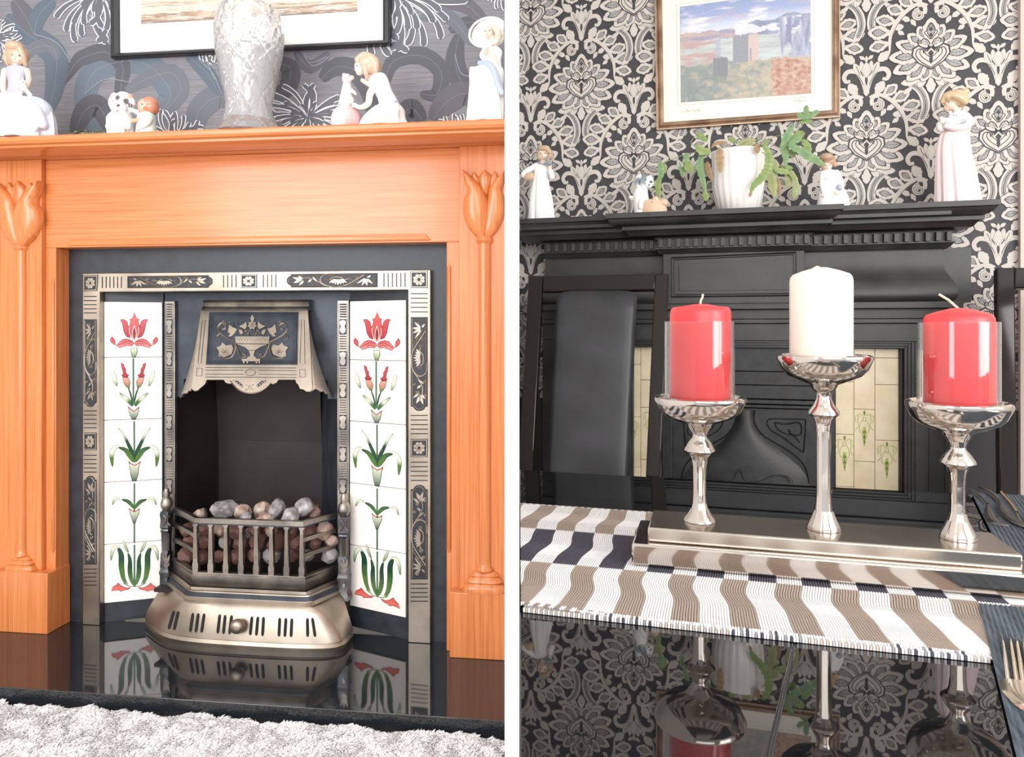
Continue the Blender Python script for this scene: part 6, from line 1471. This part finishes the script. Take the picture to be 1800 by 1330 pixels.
# 7 child in white nightgown with candle
f = Fig(RR, 'figurine', 951, YR, ZSR, 'porcelain child in long white nightgown holding a candle holder, left end of black mantel')
f.new(); face_(f, 955, 272, 11, .1); f.limb([(955, 281, 0, 4.6), (954, 289, 0, 4.6)]); f.ball(969, 297, (3.2, 3, 3.4), 9); f.limb([(925, 311, 8, 3), (931, 313, 10, 2.6)]); f.limb([(954, 289, 0, 3), (942, 293, 1, 2.5), (926, 305, 4, 2.5), (925, 311, 8, 2.5)]); f.limb([(954, 289, 0, 3), (963, 294, 1, 2.5), (971, 308, 4, 2.5), (969, 297, 9, 2.5)])
for q in range(3): f.limb([(967+q*2.2, 297, 11, 1.2), (966.5+q*2.2, 292, 11, 1)])
f.done('body', SKIN, .7, 2, eyes(955, 272, 11, .1))
f.new(); f.ball(957, 268, (13.5, 12, 11), -3); f.ball(949, 274, (6, 8, 8), -3); f.ball(966, 272, (6, 9, 9), -3); f.ball(958, 262, (10, 9, 5.5), 4); f.limb([(952, 260, 8, 3), (962, 263, 9, 3), (968, 270, 7, 2.4)]); f.done('hair', srgb(206, 176, 146), .7, 2)
f.new(); f.rings([(954, 287, 7, 6, 0), (952, 291, 13, 8, 0), (951, 305, 13, 10, 1), (950, 325, 15, 12, 2), (951, 350, 19, 15, 3), (952, 382, 22, 17, 4)], 8, .09, .5); f.limb([(943, 291, 1, 5), (930, 300, 3, 5.6), (922, 308, 5, 5.6), (928, 312, 9, 4)]); f.limb([(962, 293, 1, 4.6), (970, 306, 3, 5), (972, 313, 6, 5), (970, 302, 10, 4.2)]); f.done('nightgown', PW, .8, 2)
f.new(); f.limb([(947, 288, 5, 1.5), (955, 290, 8, 1.5), (962, 288, 5, 1.5)]); f.done('collar', PGREY, .6, 1)
f.new(); f.ball(967, 290, (6, 6, 4), 12); f.limb([(966, 284, 12, 3), (966, 280, 12, 3)]); f.done('candle_holder', srgb(150, 156, 164), .7, 1)
f.new(); f.ball(933, 314, (10, 8, 6), 10); f.ball(934, 309, (7, 6, 4), 12); f.done('cap', srgb(212, 182, 152), .7, 2)
# 8 puppy with slipper
f = Fig(RR, 'figurine', 1138, YR-.02, ZSR, 'porcelain grey-eared puppy lying over a tan slipper, left of the fluted pot')
f.new(); f.ball(1134, 320, (12, 11, 11)); f.ball(1141, 326, (7, 7, 6), 6); f.limb([(1124, 312, 2, 6), (1119, 320, 1, 5.5), (1122, 327, 1, 4)]); f.limb([(1142, 312, -4, 5), (1146, 322, -4, 4)]); f.rings([(1128, 330, 10, 10, 0), (1126, 340, 13, 12, 0), (1127, 356, 14, 13, 0), (1128, 372, 13, 13, 0)]); f.limb([(1134, 345, 8, 5), (1128, 358, 12, 4.6), (1127, 366, 12, 4.4)]); f.ball(1109, 347, (4.5, 4, 3.6)); f.limb([(1126, 352, 0, 8), (1112, 350, 0, 3)])
f.done('puppy', PW, .7, 2, [(1122, 320, 7.5, srgb(130, 144, 152)), (1132, 314, 7, srgb(136, 150, 156)), (1133, 321, 5, srgb(150, 164, 168)), (1145, 321, 3.2, srgb(90, 86, 86)), (1142, 327, 1.8, srgb(86, 80, 78)), (1141, 334, 2.2, srgb(90, 84, 80)), (1135.5, 318, 1.6, srgb(60, 80, 84)), (1141, 312, 3, PW)])
f.new(); f.rings([(1146, 353, 16, 9, 6), (1148, 360, 22, 11, 6), (1150, 378, 24, 12, 6)]); f.ball(1166, 358, (10, 9, 8), 6); f.ball(1153, 351, (6, 7, 5), 8); f.done('slipper', srgb(226, 190, 160), .8, 2, [(1166, 362, 4, srgb(240, 180, 160)), (1147, 358, 1.4, srgb(150, 110, 80))])
# 9 pot with cactus
PORCW = M('white_glazed_pot', srgb(246, 242, 238), .18, coat=.5); f = Fig(RR, 'potted_cactus', 1298, -.13, ZSR, 'trailing leaf cactus in a fluted white glazed pot under the framed castle print', 'potted plant')
c = f.r.at(1298, 300, f.y); k_ = f.k
pr = [(30, f.row), (36, f.row-2), (41, 348), (45, 330), (46, 305), (45.5, 285), (46, 274), (46, 268), (43, 267), (42, 272), (41, 284)]
rr = [(r*k_, (HYP-row)*k_) for r, row in pr]
mb = MB(); mb.lathe(rr, (c.x, f.y, 0), 144, True, False, rip=lambda a, z: 1-(.022*abs(math.cos(11*a))**3 if z < (HYP-272)*k_ else 0)); part('pot', mb, PORCW, f.t, angle=60)
mb = MB(); mb.lathe([(41.5*k_, (HYP-283)*k_), (20*k_, (HYP-280)*k_), (.5*k_, (HYP-279)*k_)], (c.x, f.y, 0), 32); part('soil', mb, M('dry_soil', srgb(60, 44, 34), .95), f.t)
GA, GB, GC_, BR_, YG_ = srgb(104, 142, 96), srgb(116, 142, 72), srgb(136, 156, 92), srgb(156, 116, 86), srgb(146, 150, 100)
z8 = lambda x, y: (1180+x/5.625, 190+y/5.625)
leaves = [([(1190, 200), (1140, 290), (1110, 400), (1120, 500), (1120, 590)], 62, GA, 20), ([(1150, 410), (1270, 470), (1380, 540), (1490, 605)], 62, GA, 30), ([(1140, 420), (1220, 350), (1275, 345)], 46, GA, 26), ([(1310, 250), (1240, 290), (1180, 360)], 62, GB, 8), ([(1290, 320), (1340, 380), (1365, 455)], 50, GB, 6),
          ([(1325, 0), (1322, 60), (1345, 130)], 40, GA, 16), ([(1445, 55), (1390, 85), (1345, 130)], 42, GA, 16), ([(1238, 78), (1270, 110), (1345, 130)], 40, GA, 18), ([(1380, 165), (1320, 150), (1262, 168)], 36, GB, 14), ([(1170, 430), (1190, 480), (1200, 510)], 40, GC_, 16),
          ([(880, 430), (935, 520), (935, 640), (880, 740), (800, 820), (768, 890)], 60, GB, 54), ([(775, 880), (755, 930)], 24, BR_, 54), ([(470, 460), (475, 560), (480, 700)], 52, BR_, 52), ([(400, 440), (450, 400), (545, 395)], 28, BR_, 40), ([(380, 470), (300, 520), (285, 620), (315, 750), (340, 860)], 50, GA, 30), ([(320, 860), (345, 900), (340, 945)], 44, GB, 30),
          ([(250, 420), (310, 470), (390, 480)], 62, GC_, 36), ([(160, 470), (150, 560), (160, 640)], 50, GA, 22), ([(90, 590), (110, 650), (120, 710)], 34, GA, 20), ([(190, 560), (170, 620), (240, 640)], 56, GB, 26), ([(350, 560), (370, 640), (400, 740)], 44, BR_, 24), ([(320, 580), (350, 640), (380, 690)], 40, YG_, 22),
          ([(250, 285), (300, 320), (355, 360)], 46, GB, 24), ([(560, 305), (600, 330), (650, 350)], 34, GB, 10), ([(660, 420), (720, 370), (820, 340)], 60, YG_, 20), ([(700, 440), (760, 400), (800, 380)], 50, YG_, 26), ([(840, 420), (830, 460), (840, 510)], 44, BR_, 48), ([(890, 410), (930, 385), (960, 370)], 22, GB, 30),
          ([(1030, 560), (985, 680), (1010, 900)], 74, YG_, 20), ([(1070, 580), (1180, 660), (1230, 780), (1215, 900)], 38, YG_, 14), ([(1010, 640), (1080, 650), (1160, 670)], 46, GC_, 24), ([(1140, 640), (1155, 720), (1150, 800)], 50, YG_, 10), ([(1050, 700), (1060, 780), (1070, 880)], 34, BR_, 6), ([(1200, 780), (1215, 850), (1200, 910)], 34, GC_, 16), ([(1120, 590), (1140, 610), (1190, 620)], 34, GB, 20)]
mb = MB(); mb.cur = srgb(150, 160, 110)
for a in ([(600, 440, 20), (900, 330, 16), (1110, 480, 18)], [(650, 440, 10), (1000, 300, 8), (1200, 250, 10), (1340, 130, 14)], [(520, 440, 30), (460, 400, 34), (380, 440, 30)], [(390, 460, 30), (260, 462, 24), (80, 500, 18)], [(820, 440, 30), (960, 500, 20), (1040, 570, 16)], [(380, 470, 30), (200, 380, 20), (250, 300, 24)], [(80, 500, 18), (20, 520, 14), (-80, 560, 16)]):
    mb.tube([f.P(*z8(x, y), d) for x, y, d in curve(a, 5)], .0011, 6)
part('stems', mb, LEAF, f.t)
extra = [([(-105, 540), (-95, 640), (-100, 720)], 50, GA, 16), ([(-110, 690), (-125, 790), (-112, 900)], 46, GB, 16), ([(-75, 560), (-60, 600), (-62, 660)], 34, GC_, 12)]
for pts, w_, c_, dy in leaves+extra:
    mb = MB(); q = curve([(x, y, dy) for x, y in pts], 6); n = len(q); P3 = [f.P(*z8(x, y), d) for x, y, d in q]; rows = []
    for i, p in enumerate(P3):
        t = P3[min(i+1, n-1)]-P3[max(i-1, 0)]; t.normalize(); sd = Vector((t.z, .12*math.sin(i), -t.x)).normalized(); u = i/(n-1)
        ww = w_/5.625/2*k_*1.3*(math.sin(PI*min(1, .08+.88*u))**.75)*(1+.16*(1 if i % 3 == 0 else -.3)); cc = mix(c_, srgb(206, 206, 150), .35*abs(nz(i*.5, w_, 1))+.08)
        rows.append([mb.V(p+sd*ww*a+Vector((0, -.0004*(1-abs(a))+.0008*abs(a), 0)), mix(cc, srgb(60, 100, 50), .25 if a == 0 else 0)) for a in (-1, -.5, 0, .5, 1)])
    for a, b in zip(rows, rows[1:]):
        for j in range(4): mb.F(a[j], a[j+1], b[j+1], b[j])
    part('leaf', mb, LEAF, f.t, angle=60, solid=0)
# 10 kneeling child
f = Fig(RR, 'figurine', 1461, -.13, ZSR, 'porcelain kneeling child in white with brown pigtails, right of the cactus pot')
f.new(); face_(f, 1453, 292, 10.5, -.1); f.limb([(1456, 300, 0, 5), (1457, 306, 0, 5)]); f.ball(1467, 344, (5.5, 5, 5), 20); f.limb([(1450, 346, 16, 3), (1445, 348, 18, 3)]); f.limb([(1457, 306, 0, 4), (1459, 325, 0, 4), (1450, 346, 16, 3)]); f.limb([(1459, 325, 0, 4), (1467, 344, 18, 4)]); f.done('body', SKIN, .7, 2, eyes(1453, 292, 10.5, -.1))
f.new(); f.ball(1454, 283, (15, 13, 13), -3); f.ball(1452, 278, (12, 11, 8), 5); f.ball(1468, 289, (4.5, 4, 5), 0); f.ball(1441, 289, (3.5, 4, 5), -2); f.done('hair', srgb(190, 156, 128), .7, 2)
f.new(); f.rings([(1456, 299, 9, 7, 0), (1457, 304, 15, 9, 0), (1458, 318, 16, 11, 2), (1460, 334, 19, 14, 4), (1462, 350, 24, 18, 6), (1462, 372, 26, 18, 6)]); f.limb([(1446, 305, 2, 5), (1444, 322, 6, 5), (1446, 340, 14, 4.6)]); f.limb([(1470, 304, 2, 5.6), (1476, 322, 5, 6), (1474, 338, 12, 5)]); f.limb([(1478, 336, 2, 7), (1484, 352, 2, 8), (1484, 366, 2, 8)])
f.done('smock', PW, .8, 2, [(1455, 322, 8, srgb(240, 226, 222)), (1450, 316, 4, srgb(232, 214, 220))])
f.new(); f.ball(1472, 333, (5, 5, 6), 18); f.done('kitten', srgb(176, 180, 192), .7, 1)
# 11 tall girl in pink with a cat
f = Fig(RR, 'figurine', 1680, -.125, ZSR, 'tall porcelain girl in pale pink gown cradling a white cat, right end of black mantel')
f.new(); f.ball(1670, 183, (10, 10, 11)); f.ball(1664, 190, (5.5, 5.5, 5)); f.ball(1661, 184, (2.2, 2, 2)); f.limb([(1678, 190, 0, 5.6), (1685, 199, 0, 6)]); f.limb([(1662, 215, 14, 4), (1653, 218, 16, 4.6)]); 
for q in range(4): f.limb([(1656, 214+q*2.2, 18, 1.8), (1648, 214+q*2.4, 18, 1.5)])
f.done('body', SKIN, .7, 2, [(1665, 182, 1.4, DKE), (1662, 191, 1.3, srgb(220, 140, 130))])
f.new(); f.ball(1679, 172, (20, 17, 15), -2); f.ball(1664, 172, (9, 12, 9), 3); f.ball(1690, 176, (12, 14, 11), -2); f.ball(1697, 161, (6.5, 6, 6)); f.limb([(1655, 180, 4, 4), (1662, 170, 8, 6), (1680, 174, 12, 7), (1694, 182, 9, 5)]); f.done('hair', srgb(218, 188, 150), .8, 2)
PK = srgb(244, 224, 224)
f.new(); f.rings([(1686, 197, 10, 8, 0), (1688, 205, 16, 11, 0), (1685, 220, 19, 13, 1), (1677, 236, 23, 15, 2), (1674, 262, 26, 18, 3), (1677, 300, 30, 22, 4), (1681, 350, 34, 25, 4), (1681, 368, 35, 25, 4)], 9, .08, 2.0); f.limb([(1697, 205, 3, 7), (1702, 216, 8, 7), (1692, 226, 15, 6.4), (1672, 230, 19, 6), (1657, 227, 18, 5)]); f.limb([(1658, 226, 10, 5.5), (1648, 230, 12, 5), (1646, 222, 14, 4.4)]); f.done('gown', PK, .9, 2)
f.new(); f.ball(1669, 210, (7.5, 6, 6), 18); f.limb([(1650, 212, 12, 4), (1662, 219, 18, 6), (1684, 219, 20, 4), (1700, 217, 14, 1.8)]); f.limb([(1664, 205, 18, 2), (1663, 201, 18, 1)]); f.limb([(1672, 204, 18, 2), (1673, 200, 18, 1)]); f.done('cat', srgb(226, 230, 230), .7, 2, [(1668, 209, 1.1, DKE), (1673, 209.5, 1.1, DKE), (1686, 219, 6, srgb(170, 186, 188))])
